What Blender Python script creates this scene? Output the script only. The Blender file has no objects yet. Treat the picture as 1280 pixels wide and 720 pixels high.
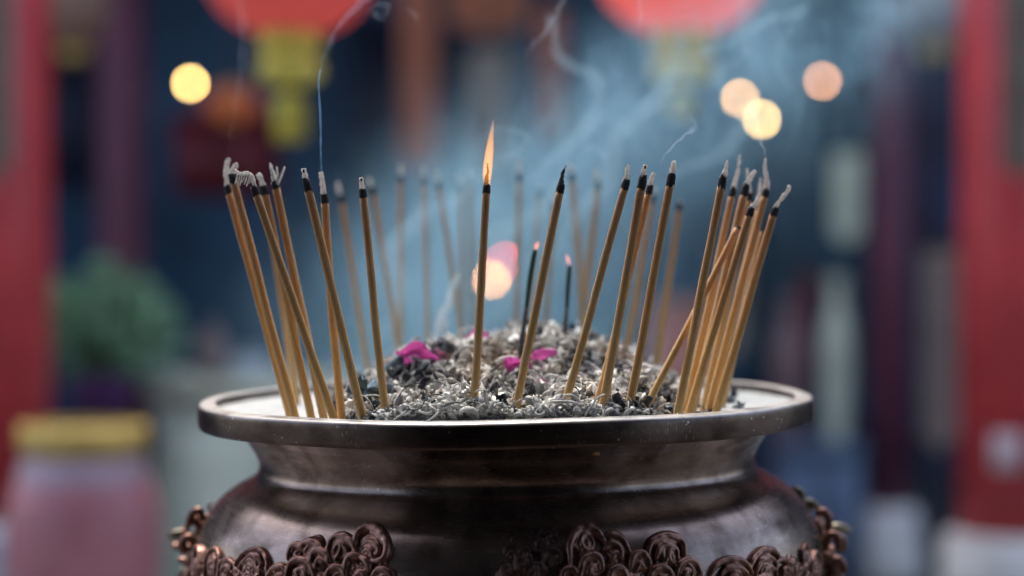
import bpy, math, random
import numpy as np
from mathutils import Vector, Matrix, noise
random.seed(7)
S = bpy.context.scene
COL = S.collection
V = Vector
R = math.radians

# ------------------------------------------------------------------ camera
FPX = 2280.0
ZR = 1.05                       # height of the burner's rim
CAM = V((0.0, -1.2, ZR + 0.088))
PITCH = math.atan(33 / FPX)
cd = bpy.data.cameras.new('camera'); cam = bpy.data.objects.new('camera', cd); COL.objects.link(cam)
cd.sensor_width = 36.0; cd.lens = FPX / 1280 * 36
cd.clip_start = 0.05; cd.clip_end = 500
cam.location = CAM; cam.rotation_euler = (math.pi / 2 - PITCH, 0, 0)
cd.dof.use_dof = True; cd.dof.focus_distance = 1.04; cd.dof.aperture_fstop = 2.5
S.camera = cam
_F = V((0, math.cos(PITCH), -math.sin(PITCH))); _U = V((0, math.sin(PITCH), math.cos(PITCH)))

def ray(px, py):
    return V((px - 640, 0, 0)) / FPX + _U * ((360 - py) / FPX) + _F
def at(px, py, Y):               # a place in the scene at world depth Y
    d = ray(px, py)
    return CAM + d * ((Y - CAM.y) / d.y)
def atd(px, py, d):
    return at(px, py, CAM.y + d)

TILT = Matrix.Translation((-0.004, 0, ZR)) @ Matrix.Rotation(R(-0.75), 4, 'Y')   # the burner leans a touch
def T(x, y, z): return TILT @ V((x, y, z))

# ------------------------------------------------------------------ helpers
def lerp(a, b, t): return a + (b - a) * t
def clamp(x, a=0.0, b=1.0): return max(a, min(b, x))
def smooth(a, b, x):
    t = clamp((x - a) / (b - a)); return t * t * (3 - 2 * t)

class MB:
    def __init__(s): s.v = []; s.f = []
    def tube(s, pts, rad, n=8, cap=True, flat=1.0, up=None):
        pts = [V(p) for p in pts]
        if not isinstance(rad, (list, tuple)): rad = [rad] * len(pts)
        b = len(s.v); m = len(pts)
        t0 = (pts[1] - pts[0]).normalized()
        a = up.copy() if up else (V((0, 0, 1)) if abs(t0.z) < .9 else V((1, 0, 0)))
        u = (a - t0 * a.dot(t0)).normalized()
        for i, p in enumerate(pts):
            t = (pts[min(i + 1, m - 1)] - pts[max(i - 1, 0)])
            t = t.normalized() if t.length > 1e-9 else t0
            u = u - t * u.dot(t)
            u = u.normalized() if u.length > 1e-6 else t.orthogonal().normalized()
            w = t.cross(u)
            for k in range(n):
                c = 2 * math.pi * k / n
                s.v.append(p + (u * math.cos(c) * flat + w * math.sin(c)) * rad[i])
        for i in range(m - 1):
            for k in range(n):
                k2 = (k + 1) % n
                s.f.append((b + i * n + k, b + i * n + k2, b + (i + 1) * n + k2, b + (i + 1) * n + k))
        if cap:
            s.f.append(tuple(b + k for k in reversed(range(n))))
            s.f.append(tuple(b + (m - 1) * n + k for k in range(n)))
        return s
    def ball(s, c, r, n=10, m=7, rnd=0.0, sc=(1, 1, 1)):
        b = len(s.v); c = V(c)
        for i in range(m + 1):
            th = math.pi * i / m
            for k in range(n):
                ph = 2 * math.pi * k / n
                d = V((math.sin(th) * math.cos(ph) * sc[0], math.sin(th) * math.sin(ph) * sc[1], math.cos(th) * sc[2]))
                q = 1 + (rnd * noise.noise(c * 40 + d * 2.2) if rnd else 0)
                s.v.append(c + d * r * q)
        for i in range(m):
            for k in range(n):
                k2 = (k + 1) % n
                s.f.append((b + i * n + k, b + (i + 1) * n + k, b + (i + 1) * n + k2, b + i * n + k2))
        return s
    def box(s, c, d, rz=0.0, bev=0.0):
        c = V(c); b = len(s.v); M = Matrix.Rotation(rz, 3, 'Z')
        x, y, z = [q / 2 for q in d]
        for i in (-1, 1):
            for j in (-1, 1):
                for k in (-1, 1): s.v.append(c + M @ V((i * x, j * y, k * z)))
        for q in ((0, 1, 3, 2), (4, 6, 7, 5), (0, 4, 5, 1), (2, 3, 7, 6), (0, 2, 6, 4), (1, 5, 7, 3)):
            s.f.append(tuple(b + w for w in q))
        return s
    def lathe(s, prof, n=64, c=(0, 0, 0), f=None):
        c = V(c); b = len(s.v)
        for r, z in prof:
            for k in range(n):
                a = 2 * math.pi * k / n
                p = V((r * math.sin(a), -r * math.cos(a), z)) + c
                s.v.append(f(p) if f else p)
        for i in range(len(prof) - 1):
            for k in range(n):
                k2 = (k + 1) % n
                s.f.append((b + i * n + k, b + i * n + k2, b + (i + 1) * n + k2, b + (i + 1) * n + k))
        return s
    def build(s, name, mat, parent=None, sm=True, origin=None):
        me = bpy.data.meshes.new(name)
        o = bpy.data.objects.new(name, me); COL.objects.link(o)
        org = V(origin) if origin is not None else (V(parent['org']) if parent else V((0, 0, 0)))
        me.from_pydata([tuple(p - org) for p in s.v], [], s.f); me.update()
        if sm: me.polygons.foreach_set('use_smooth', [True] * len(me.polygons))
        me.materials.append(mat)
        if parent: o.parent = parent
        else: o.location = org
        return o

def tag(o, label, cat, group=None, kind=None):
    o['label'] = label
    if cat: o['category'] = cat
    if group: o['group'] = group
    if kind: o['kind'] = kind
    return o
def thing(name, label, cat, org=(0, 0, 0), group=None):
    o = bpy.data.objects.new(name, None); COL.objects.link(o); o.empty_display_size = .05
    o.location = org; o['org'] = tuple(org)
    return tag(o, label, cat, group)

# ------------------------------------------------------------------ materials
def mat(name, base=(.5, .5, .5), rough=.5, metal=0.0, spec=.5, **kw):
    m = bpy.data.materials.new(name); m.use_nodes = True
    p = m.node_tree.nodes['Principled BSDF']
    p.inputs['Base Color'].default_value = (*base, 1); p.inputs['Roughness'].default_value = rough
    p.inputs['Metallic'].default_value = metal; p.inputs['Specular IOR Level'].default_value = spec
    for k, v in kw.items():
        p.inputs[k.replace('_', ' ')].default_value = v
    return m
class NT:
    def __init__(s, m): s.t = m.node_tree; s.n = s.t.nodes; s.l = s.t.links; s.p = s.n.get('Principled BSDF'); s.out = s.n.get('Material Output')
    def add(s, typ, **kw):
        n = s.n.new(typ)
        for k, v in kw.items(): setattr(n, k, v)
        return n
    def ln(s, a, b): s.l.new(a, b)
    def coord(s, scale=(1, 1, 1), gen=False):
        c = s.add('ShaderNodeTexCoord'); mp = s.add('ShaderNodeMapping'); mp.inputs['Scale'].default_value = scale
        s.ln(c.outputs['Object'], mp.inputs['Vector']); return mp.outputs['Vector']
    def noise(s, vec, scale, detail=4, rough=.55, dist=0.0):
        n = s.add('ShaderNodeTexNoise'); n.inputs['Scale'].default_value = scale; n.inputs['Detail'].default_value = detail
        n.inputs['Roughness'].default_value = rough; n.inputs['Distortion'].default_value = dist
        if vec is not None: s.ln(vec, n.inputs['Vector'])
        return n.outputs['Fac']
    def ramp(s, fac, stops, interp='LINEAR'):
        r = s.add('ShaderNodeValToRGB'); e = r.color_ramp.elements; r.color_ramp.interpolation = interp
        while len(e) < len(stops): e.new(.5)
        for q, (pos, c) in zip(e, stops):
            q.position = pos; q.color = (*c, 1) if len(c) == 3 else c
        s.ln(fac, r.inputs['Fac']); return r.outputs['Color']
    def mix(s, fac, a, b, mode='MIX'):
        n = s.add('ShaderNodeMix', data_type='RGBA', blend_type=mode)
        for sock, val in ((n.inputs[0], fac), (n.inputs[6], a), (n.inputs[7], b)):
            if hasattr(val, 'links') or hasattr(val, 'is_linked'): s.ln(val, sock)
            elif isinstance(val, (int, float)): sock.default_value = val
            else: sock.default_value = (*val, 1)
        return n.outputs[2]
    def math(s, op, a, b=0.0, c=0.0, cl=False):
        n = s.add('ShaderNodeMath', operation=op); n.use_clamp = cl
        for i, v in enumerate((a, b, c)):
            if isinstance(v, (int, float)): n.inputs[i].default_value = v
            else: s.ln(v, n.inputs[i])
        return n.outputs[0]
    def bump(s, h, st, dist=.001, prev=None):
        b = s.add('ShaderNodeBump'); b.inputs['Strength'].default_value = st; b.inputs['Distance'].default_value = dist
        s.ln(h, b.inputs['Height'])
        if prev is not None: s.ln(prev, b.inputs['Normal'])
        return b.outputs['Normal']

G3 = lambda g: (g, g, g)
# bronze with brushing, scratches and a dusty patina
def bronze(name, c0, c1, dust=0.0, rough=(.28, .5), metal=.8, scratch=1.0, nicks=0):
    m = mat(name, c0, .4, metal); t = NT(m)
    co = t.add('ShaderNodeTexCoord').outputs['Object']
    sx = t.add('ShaderNodeSeparateXYZ'); t.ln(co, sx.inputs[0])
    az = t.math('ARCTAN2', sx.outputs['X'], t.math('MULTIPLY', sx.outputs['Y'], -1.0))
    cb = t.add('ShaderNodeCombineXYZ'); t.ln(t.math('MULTIPLY', az, .9), cb.inputs[0]); t.ln(t.math('MULTIPLY', sx.outputs['Z'], 55.0), cb.inputs[1])
    brush = t.noise(cb.outputs[0], 5.0, 6, .7)
    cb2 = t.add('ShaderNodeCombineXYZ'); t.ln(t.math('MULTIPLY', az, 2.2), cb2.inputs[0]); t.ln(t.math('MULTIPLY', sx.outputs['Z'], 14.0), cb2.inputs[1])
    cloud = t.noise(cb2.outputs[0], 3.2, 5, .6, .4)
    patch = t.noise(co, 9, 5, .65, .5)
    fine = t.noise(co, 260, 3, .6)
    col = t.ramp(t.math('ADD', t.math('MULTIPLY', cloud, .6), t.math('MULTIPLY', patch, .4)), [(.36, c0), (.52, c1), (.66, tuple(x * 1.35 for x in c1))])
    col = t.mix(t.math('MULTIPLY', t.math('SUBTRACT', brush, .35, cl=True), .4), col, tuple(x * .45 for x in c0))
    # small pale flecks and dark pits
    vo = t.add('ShaderNodeTexVoronoi'); vo.inputs['Scale'].default_value = 210; t.ln(co, vo.inputs['Vector'])
    fm = t.math('MULTIPLY', t.math('LESS_THAN', vo.outputs['Distance'], .13), t.math('GREATER_THAN', t.noise(co, 22, 3, .6), .54))
    col = t.mix(fm, col, (.5, .48, .44))
    # fine scratches: warped thin bands
    sc1 = t.add('ShaderNodeCombineXYZ'); t.ln(t.math('MULTIPLY', az, 16.0), sc1.inputs[0]); t.ln(t.math('MULTIPLY', sx.outputs['Z'], 90.0), sc1.inputs[1])
    sn = t.noise(sc1.outputs[0], 4.0, 3, .5, 2.5)
    sm = t.math('LESS_THAN', t.math('ABSOLUTE', t.math('SUBTRACT', sn, .5)), .004)
    sm = t.math('MULTIPLY', sm, t.math('GREATER_THAN', t.noise(co, 30, 2, .5), .55))
    sm = t.math('MULTIPLY', sm, scratch)
    col = t.mix(t.math('MULTIPLY', sm, .6), col, (.42, .38, .36))
    if nicks:
        nk = t.add('ShaderNodeCombineXYZ'); t.ln(t.math('MULTIPLY', az, 70.0), nk.inputs[0]); t.ln(t.math('MULTIPLY', sx.outputs['Z'], 60.0), nk.inputs[1])
        nm = t.math('GREATER_THAN', t.noise(nk.outputs[0], 3.0, 3, .6), .64)
        nm = t.math('MULTIPLY', nm, t.math('GREATER_THAN', t.noise(co, 14, 2, .5), .57))
        col = t.mix(t.math('MULTIPLY', nm, .55), col, (.45, .41, .38))
    rg = t.add('ShaderNodeMapRange'); rg.inputs['To Min'].default_value = rough[0]; rg.inputs['To Max'].default_value = rough[1]
    rg.inputs['From Min'].default_value = .35; rg.inputs['From Max'].default_value = .65
    t.ln(t.math('ADD', t.math('MULTIPLY', patch, .5), t.math('MULTIPLY', brush, .5)), rg.inputs['Value'])
    ro = rg.outputs[0]
    me_ = metal
    if dust:
        ge = t.add('ShaderNodeNewGeometry'); nz = t.add('ShaderNodeSeparateXYZ'); t.ln(ge.outputs['Normal'], nz.inputs[0])
        up = t.math('MULTIPLY', t.math('SUBTRACT', nz.outputs['Z'], .35, cl=True), 1.9, cl=True)
        dn = t.ramp(t.noise(co, 35, 5, .7), [(.3, G3(.35)), (.6, G3(1))])
        df = t.math('MULTIPLY', t.math('MULTIPLY', up, dn), dust, cl=True)
        col = t.mix(df, col, (.56, .56, .53))
        t.ln(t.math('MULTIPLY', t.math('SUBTRACT', 1.0, df), metal), t.p.inputs['Metallic'])
    t.ln(col, t.p.inputs['Base Color']); t.ln(ro, t.p.inputs['Roughness'])
    n1 = t.bump(brush, .09, .0005); n2 = t.bump(patch, .14, .003, n1); n3 = t.bump(fine, .14, .0004, n2)
    t.ln(n3, t.p.inputs['Normal'])
    return m
M_BODY = bronze('bronze', (.125, .084, .062), (.34, .25, .20), scratch=1.0, rough=(.21, .35), metal=.9)
M_RIM = bronze('bronze_rim', (.060, .040, .031), (.14, .102, .080), dust=.85, rough=(.24, .42), metal=.95, scratch=0, nicks=1)
M_ORN = bronze('bronze_relief', (.095, .038, .027), (.28, .145, .105), scratch=0, rough=(.27, .45))
M_ORND = bronze('bronze_relief_dark', (.05, .03, .022), (.10, .055, .04), scratch=0, rough=(.4, .6))
M_ORNG = bronze('bronze_relief_olive', (.10, .085, .05), (.22, .20, .14), scratch=0, rough=(.3, .5))

def stick_mat():
    m = mat('bamboo', (.4, .25, .1), .58, spec=.4, Sheen_Weight=.6, Sheen_Roughness=.28, Sheen_Tint=(1, .88, .66, 1)); t = NT(m)
    at_ = t.add('ShaderNodeAttribute', attribute_name='along')
    fac = at_.outputs['Fac']
    co = t.add('ShaderNodeTexCoord').outputs['Object']
    ob = t.add('ShaderNodeObjectInfo')
    base = t.ramp(fac, [(0.0, (.70, .43, .15)), (.45, (.68, .39, .12)), (.85, (.55, .255, .075)), (1.0, (.45, .18, .05))])
    mp = t.add('ShaderNodeMapping'); mp.inputs['Scale'].default_value = (900, 900, 45); t.ln(co, mp.inputs['Vector'])
    gr = t.noise(mp.outputs[0], 1.0, 3, .6)
    sp = t.noise(co, 1400, 2, .5)
    col = t.mix(t.math('MULTIPLY', t.math('SUBTRACT', gr, .4, cl=True), 1.4), base, (.62, .47, .26))
    col = t.mix(t.math('MULTIPLY', t.math('SUBTRACT', sp, .52, cl=True), 2.2), col, (.16, .085, .035))
    col = t.mix(t.ramp(ob.outputs['Random'], [(0, G3(0)), (1, G3(.3))]), col, (.46, .27, .11))
    t.ln(col, t.p.inputs['Base Color'])
    t.ln(t.bump(gr, .8, .0005, t.bump(sp, .8, .0003)), t.p.inputs['Normal'])
    return m
M_STICK = stick_mat()
def noisy(name, stops, scale, rough=.8, bump=.4, bdist=.001, detail=5, **kw):
    m = mat(name, stops[0][1], rough, **kw); t = NT(m)
    co = t.add('ShaderNodeTexCoord').outputs['Object']
    f = t.noise(co, scale, detail, .65)
    t.ln(t.ramp(f, stops), t.p.inputs['Base Color'])
    if bump: t.ln(t.bump(f, bump, bdist), t.p.inputs['Normal'])
    return m
M_CHAR = noisy('char', [(.3, (.008, .008, .009)), (.7, (.035, .033, .032))], 1500, .85, .8, .0006)
M_ASHTIP = noisy('ash_tip', [(.30, (.16, .15, .14)), (.46, (.58, .57, .53)), (.75, (.82, .81, .78))], 420, .9, .8, .0006)
_t = NT(M_ASHTIP); _tr = _t.add('ShaderNodeBsdfTranslucent'); _tr.inputs[0].default_value = (.85, .83, .80, 1)
_mx = _t.add('ShaderNodeMixShader'); _mx.inputs[0].default_value = .4
_t.ln(_t.p.outputs[0], _mx.inputs[1]); _t.ln(_tr.outputs[0], _mx.inputs[2]); _t.ln(_mx.outputs[0], _t.out.inputs['Surface'])
M_WICK = noisy('wick', [(.3, (.03, .02, .015)), (.7, (.20, .16, .13))], 900, .8, .5)
M_GREEN = noisy('green_stick', [(.3, (.008, .03, .02)), (.7, (.02, .07, .045))], 600, .6, .3)
M_GREY = noisy('burnt_stick', [(.3, (.03, .035, .04)), (.7, (.10, .11, .11))], 600, .7, .3)
def curls_mat():
    m = mat('ash_curl', (.5, .5, .48), 1.0, spec=.05); t = NT(m)
    ge = t.add('ShaderNodeNewGeometry'); co = t.add('ShaderNodeTexCoord').outputs['Object']
    r = ge.outputs['Random Per Island']
    c = t.ramp(r, [(0, (.03, .035, .04)), (.08, (.10, .105, .105)), (.2, (.34, .345, .33)), (.45, (.55, .55, .51)), (.8, (.69, .69, .64)), (1, (.83, .83, .80))])
    cl = t.noise(co, 28, 3, .6)
    c = t.mix(t.ramp(cl, [(.54, G3(0)), (.60, G3(.85))]), c, (.055, .065, .08))
    c2 = t.noise(t.coord((1, 1, 1)), 17, 2, .5)
    c = t.mix(t.ramp(c2, [(.56, G3(0)), (.68, G3(.55))]), c, (.34, .24, .15))
    f = t.noise(co, 900, 3, .6)
    c = t.mix(t.math('MULTIPLY', t.math('SUBTRACT', f, .5, cl=True), 1.6), c, (.12, .12, .12))
    t.ln(c, t.p.inputs['Base Color']); t.ln(t.bump(f, .6, .0006), t.p.inputs['Normal'])
    return m
M_CURL = curls_mat()
def flake_mat():
    m = mat('char_flake', (.05, .05, .06), .8, spec=.3); t = NT(m)
    ge = t.add('ShaderNodeNewGeometry'); r = ge.outputs['Random Per Island']
    c = t.ramp(r, [(0, (.015, .018, .022)), (.35, (.035, .05, .065)), (.6, (.08, .12, .15)), (.75, (.22, .13, .07)), (.88, (.4, .37, .32)), (1, (.6, .6, .56))])
    t.ln(c, t.p.inputs['Base Color'])
    co = t.add('ShaderNodeTexCoord').outputs['Object']
    t.ln(t.bump(t.noise(co, 500, 4, .6), .6, .001), t.p.inputs['Normal'])
    return m
M_FLAKE = flake_mat()
M_PAPER = noisy('burnt_paper', [(.3, (.04, .08, .12)), (.5, (.10, .17, .22)), (.7, (.35, .38, .38))], 60, .8, .6, .003)
M_BED = noisy('ash_bed', [(.3, (.24, .25, .24)), (.5, (.35, .37, .36)), (.8, (.44, .46, .45))], 130, .95, .5, .002, 8)
M_MOUND = noisy('ash_mound', [(.35, (.05, .055, .06)), (.55, (.22, .22, .21)), (.8, (.45, .44, .41))], 220, .95, 1, .003, 6)
def petal_mat(name, c, c2):
    m = mat(name, c, .5, spec=.3); t = NT(m)
    co = t.add('ShaderNodeTexCoord').outputs['Object']
    mp = t.add('ShaderNodeMapping'); mp.inputs['Scale'].default_value = (90, 400, 700); t.ln(co, mp.inputs['Vector']); f = t.noise(mp.outputs[0], 1, 3, .6)
    t.ln(t.ramp(f, [(.3, c), (.68, c2)]), t.p.inputs['Base Color'])
    t.p.inputs['Subsurface Weight'].default_value = .0
    tr = t.add('ShaderNodeBsdfTranslucent'); tr.inputs[0].default_value = (*c2, 1)
    mx = t.add('ShaderNodeMixShader'); mx.inputs[0].default_value = .4
    t.ln(t.p.outputs[0], mx.inputs[1]); t.ln(tr.outputs[0], mx.inputs[2]); t.ln(mx.outputs[0], t.out.inputs['Surface'])
    t.ln(t.bump(f, .4, .001), t.p.inputs['Normal'])
    return m
M_PETAL = petal_mat('petal_magenta', (.46, .03, .30), (.88, .34, .70))
M_PETAL2 = petal_mat('petal_pale', (.45, .16, .30), (.6, .32, .42))
def emis(name, c, st):
    m = mat(name, (.1, .1, .1)); p = NT(m).p
    p.inputs['Emission Color'].default_value = (*c, 1); p.inputs['Emission Strength'].default_value = st
    return m
def vol_scatter(name, c, dens, aniso=.3):
    m = bpy.data.materials.new(name); m.use_nodes = True; t = NT(m); t.n.remove(t.p)
    v = t.add('ShaderNodeVolumePrincipled'); v.inputs['Color'].default_value = (*c, 1); v.inputs['Density'].default_value = dens
    v.inputs['Anisotropy'].default_value = aniso
    t.ln(v.outputs[0], t.out.inputs['Volume']); return m

# ------------------------------------------------------------------ world and sun
w = bpy.data.worlds.new('World'); S.world = w; w.use_nodes = True
bgn = w.node_tree.nodes['Background']; sky = w.node_tree.nodes.new('ShaderNodeTexSky'); sky.sky_type = 'NISHITA'
sky.sun_disc = False; SUN_EL, SUN_AZ = R(58), R(-14)   # azimuth from +Y
sky.sun_elevation = SUN_EL; sky.sun_rotation = SUN_AZ
sky.dust_density = 4.0; sky.air_density = .8; sky.ozone_density = 1.0
w.node_tree.links.new(sky.outputs[0], bgn.inputs[0]); bgn.inputs[1].default_value = .15
sl = bpy.data.lights.new('sun', 'SUN'); sl.energy = 1.3; sl.angle = R(18); sl.color = (1, .95, .88)
so = bpy.data.objects.new('sun', sl); COL.objects.link(so)
sd = V((math.sin(SUN_AZ) * math.cos(SUN_EL), math.cos(SUN_AZ) * math.cos(SUN_EL), math.sin(SUN_EL)))
so.rotation_euler = (sd).to_track_quat('Z', 'Y').to_euler(); so.location = (0, 2, 6)

# ------------------------------------------------------------------ burner
PROF = [(.0, -.0062), (.186, -.0062)]
RIMP = [(.1868, -.012), (.1875, -.004), (.1882, -.0012), (.1893, -.0003), (.1910, 0.0), (.1965, -.0004), (.1985, -.0010), (.1995, -.0020), (.2000, -.0036),
        (.2002, -.009), (.2000, -.0138), (.1996, -.0150), (.1985, -.0158), (.19, -.0162), (.178, -.0166)]
BODYP0 = [(.1800, -.0150), (.1760, -.0180), (.1708, -.0230), (.1675, -.0280), (.1645, -.0328), (.1625, -.0372), (.1617, -.0410), (.1622, -.0448), (.1642, -.0482), (.1680, -.0512),
        (.1732, -.0540), (.1790, -.0572), (.1846, -.0612), (.1898, -.0662), (.1944, -.0724), (.1985, -.0800), (.2018, -.0885), (.2038, -.0970),
        (.2048, -.1060), (.2050, -.1160), (.2042, -.128), (.2015, -.145), (.196, -.165), (.186, -.188), (.170, -.212), (.150, -.232), (.138, -.245), (.134, -.256),
        (.139, -.266), (.152, -.274), (.156, -.284), (.152, -.292), (.120, -.294)]
def dense(prof, k):
    out = []
    n = len(prof)
    for i in range(n - 1):
        p0, p1, p2, p3 = prof[max(i - 1, 0)], prof[i], prof[i + 1], prof[min(i + 2, n - 1)]
        for j in range(k):
            t = j / k
            out.append(tuple(.5 * ((2 * p1[q]) + (-p0[q] + p2[q]) * t + (2 * p0[q] - 5 * p1[q] + 4 * p2[q] - p3[q]) * t * t + (-p0[q] + 3 * p1[q] - 3 * p2[q] + p3[q]) * t ** 3) for q in (0, 1)))
    out.append(prof[-1]); return out
BODYP = dense(BODYP0, 4)
pot = thing('incense_burner', 'big round dark bronze incense burner with a flat flared rim and cloud scroll relief', 'incense burner', TILT.translation)
pot.rotation_euler = TILT.to_euler()
def potpart(name, mb, m):
    o = mb.build(name, m, None, origin=(0, 0, 0)); o.parent = pot; return o
def wob(p):
    q = V(p); a = math.atan2(q.x, -q.y)
    q.z += .0004 * math.sin(3 * a + 1) + .0003 * math.sin(7 * a)
    return q
rim = potpart('rim', MB().lathe(dense(RIMP, 3), 360, f=wob), M_RIM)
body = potpart('body', MB().lathe(BODYP, 320), M_BODY)
for k in range(3):                                    # short paw feet under the bowl
    a = 2 * math.pi * (k + .5) / 3 + math.pi
    c = V((.125 * math.sin(a), -.125 * math.cos(a), -.29)); o_ = V((math.sin(a), -math.cos(a), 0))
    f = MB().tube([c + V((0, 0, .035)), c + o_ * .012, c + o_ * .018 - V((0, 0, .03)), c + o_ * .008 - V((0, 0, .055))], [.04, .036, .026, .03], 16)
    potpart('foot', f, M_BODY)

# relief scrolls: strokes laid on the body
def prof_r(z):
    for i in range(len(BODYP) - 1):
        (r0, z0), (r1, z1) = BODYP[i], BODYP[i + 1]
        if z1 <= z <= z0: return lerp(r0, r1, (z0 - z) / max(z0 - z1, 1e-9)), V((z0 - z1, r1 - r0))
    return .2, V((1, 0))
TI = TILT.inverted()
def on_body(px, py, lift=0.0):
    d = ray(px, py); o = TI @ CAM; dd = TI.to_3x3() @ d
    best = None; t = .85
    while t < 1.3:
        p = o + dd * t; rr = math.hypot(p.x, p.y)
        if p.z < -.055 and p.z > -.25:
            R0, n2 = prof_r(p.z)
            if rr < R0: best = p; break
            if best is None or True:
                g = rr - R0
                if 'm' not in locals() or g < m: m = g; near = p
        t += .0008
    if best is None: best = near
    R0, n2 = prof_r(best.z); n2.normalize(); a = math.atan2(best.x, -best.y)
    nrm = V((math.sin(a) * n2.x, -math.cos(a) * n2.x, n2.y))
    q = V((math.sin(a) * R0, -math.cos(a) * R0, best.z))
    return q + nrm * lift, nrm
PXM = 1.02 / FPX
def cr(pts, k=5):
    out = []; n = len(pts)
    for i in range(n - 1):
        p0, p1, p2, p3 = pts[max(i - 1, 0)], pts[i], pts[i + 1], pts[min(i + 2, n - 1)]
        for j in range(k):
            t = j / k
            out.append(.5 * ((2 * p1) + (-p0 + p2) * t + (2 * p0 - 5 * p1 + 4 * p2 - p3) * t * t + (-p0 + 3 * p1 - 3 * p2 + p3) * t ** 3))
    out.append(pts[-1]); return out
def stroke(mb, pl, r, lift=.55, taper=.55, n=12):
    P3 = []
    for (x, y) in pl:
        q, nn = on_body(x, y, 0); P3.append(q + nn * r * PXM * lift)
    path = cr(P3, 6); m = len(path)
    rad = [r * PXM * (1 - (1 - taper) * abs(2 * i / (m - 1) - 1) ** 2.2) * (1 + .10 * noise.noise(p * 150)) for i, p in enumerate(path)]
    e = .35
    path = [path[0] - (path[1] - path[0]).normalized() * rad[0] * e] + path + [path[-1] + (path[-1] - path[-2]).normalized() * rad[-1] * e]
    rad = [rad[0] * .45] + rad + [rad[-1] * .45]
    mb.tube(path, rad, n)
def knob(mb, x, y, r, lift=.4):
    q, nn = on_body(x, y); mb.ball(q + nn * r * PXM * lift, r * PXM, 14, 10, .35)
def arch(cx, cy, rx, ry, a0=200, a1=-20, n=7):
    return [(cx + rx * math.cos(R(lerp(a0, a1, i / (n - 1)))), cy - ry * math.sin(R(lerp(a0, a1, i / (n - 1))))) for i in range(n)]
def spiral(cx, cy, r, a0, turns, n=14, k=.25):
    return [(cx + lerp(r, r * k, i / (n - 1)) * math.cos(R(a0 - 360 * turns * i / (n - 1))), cy - lerp(r, r * k, i / (n - 1)) * math.sin(R(a0 - 360 * turns * i / (n - 1)))) for i in range(n)]
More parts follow.
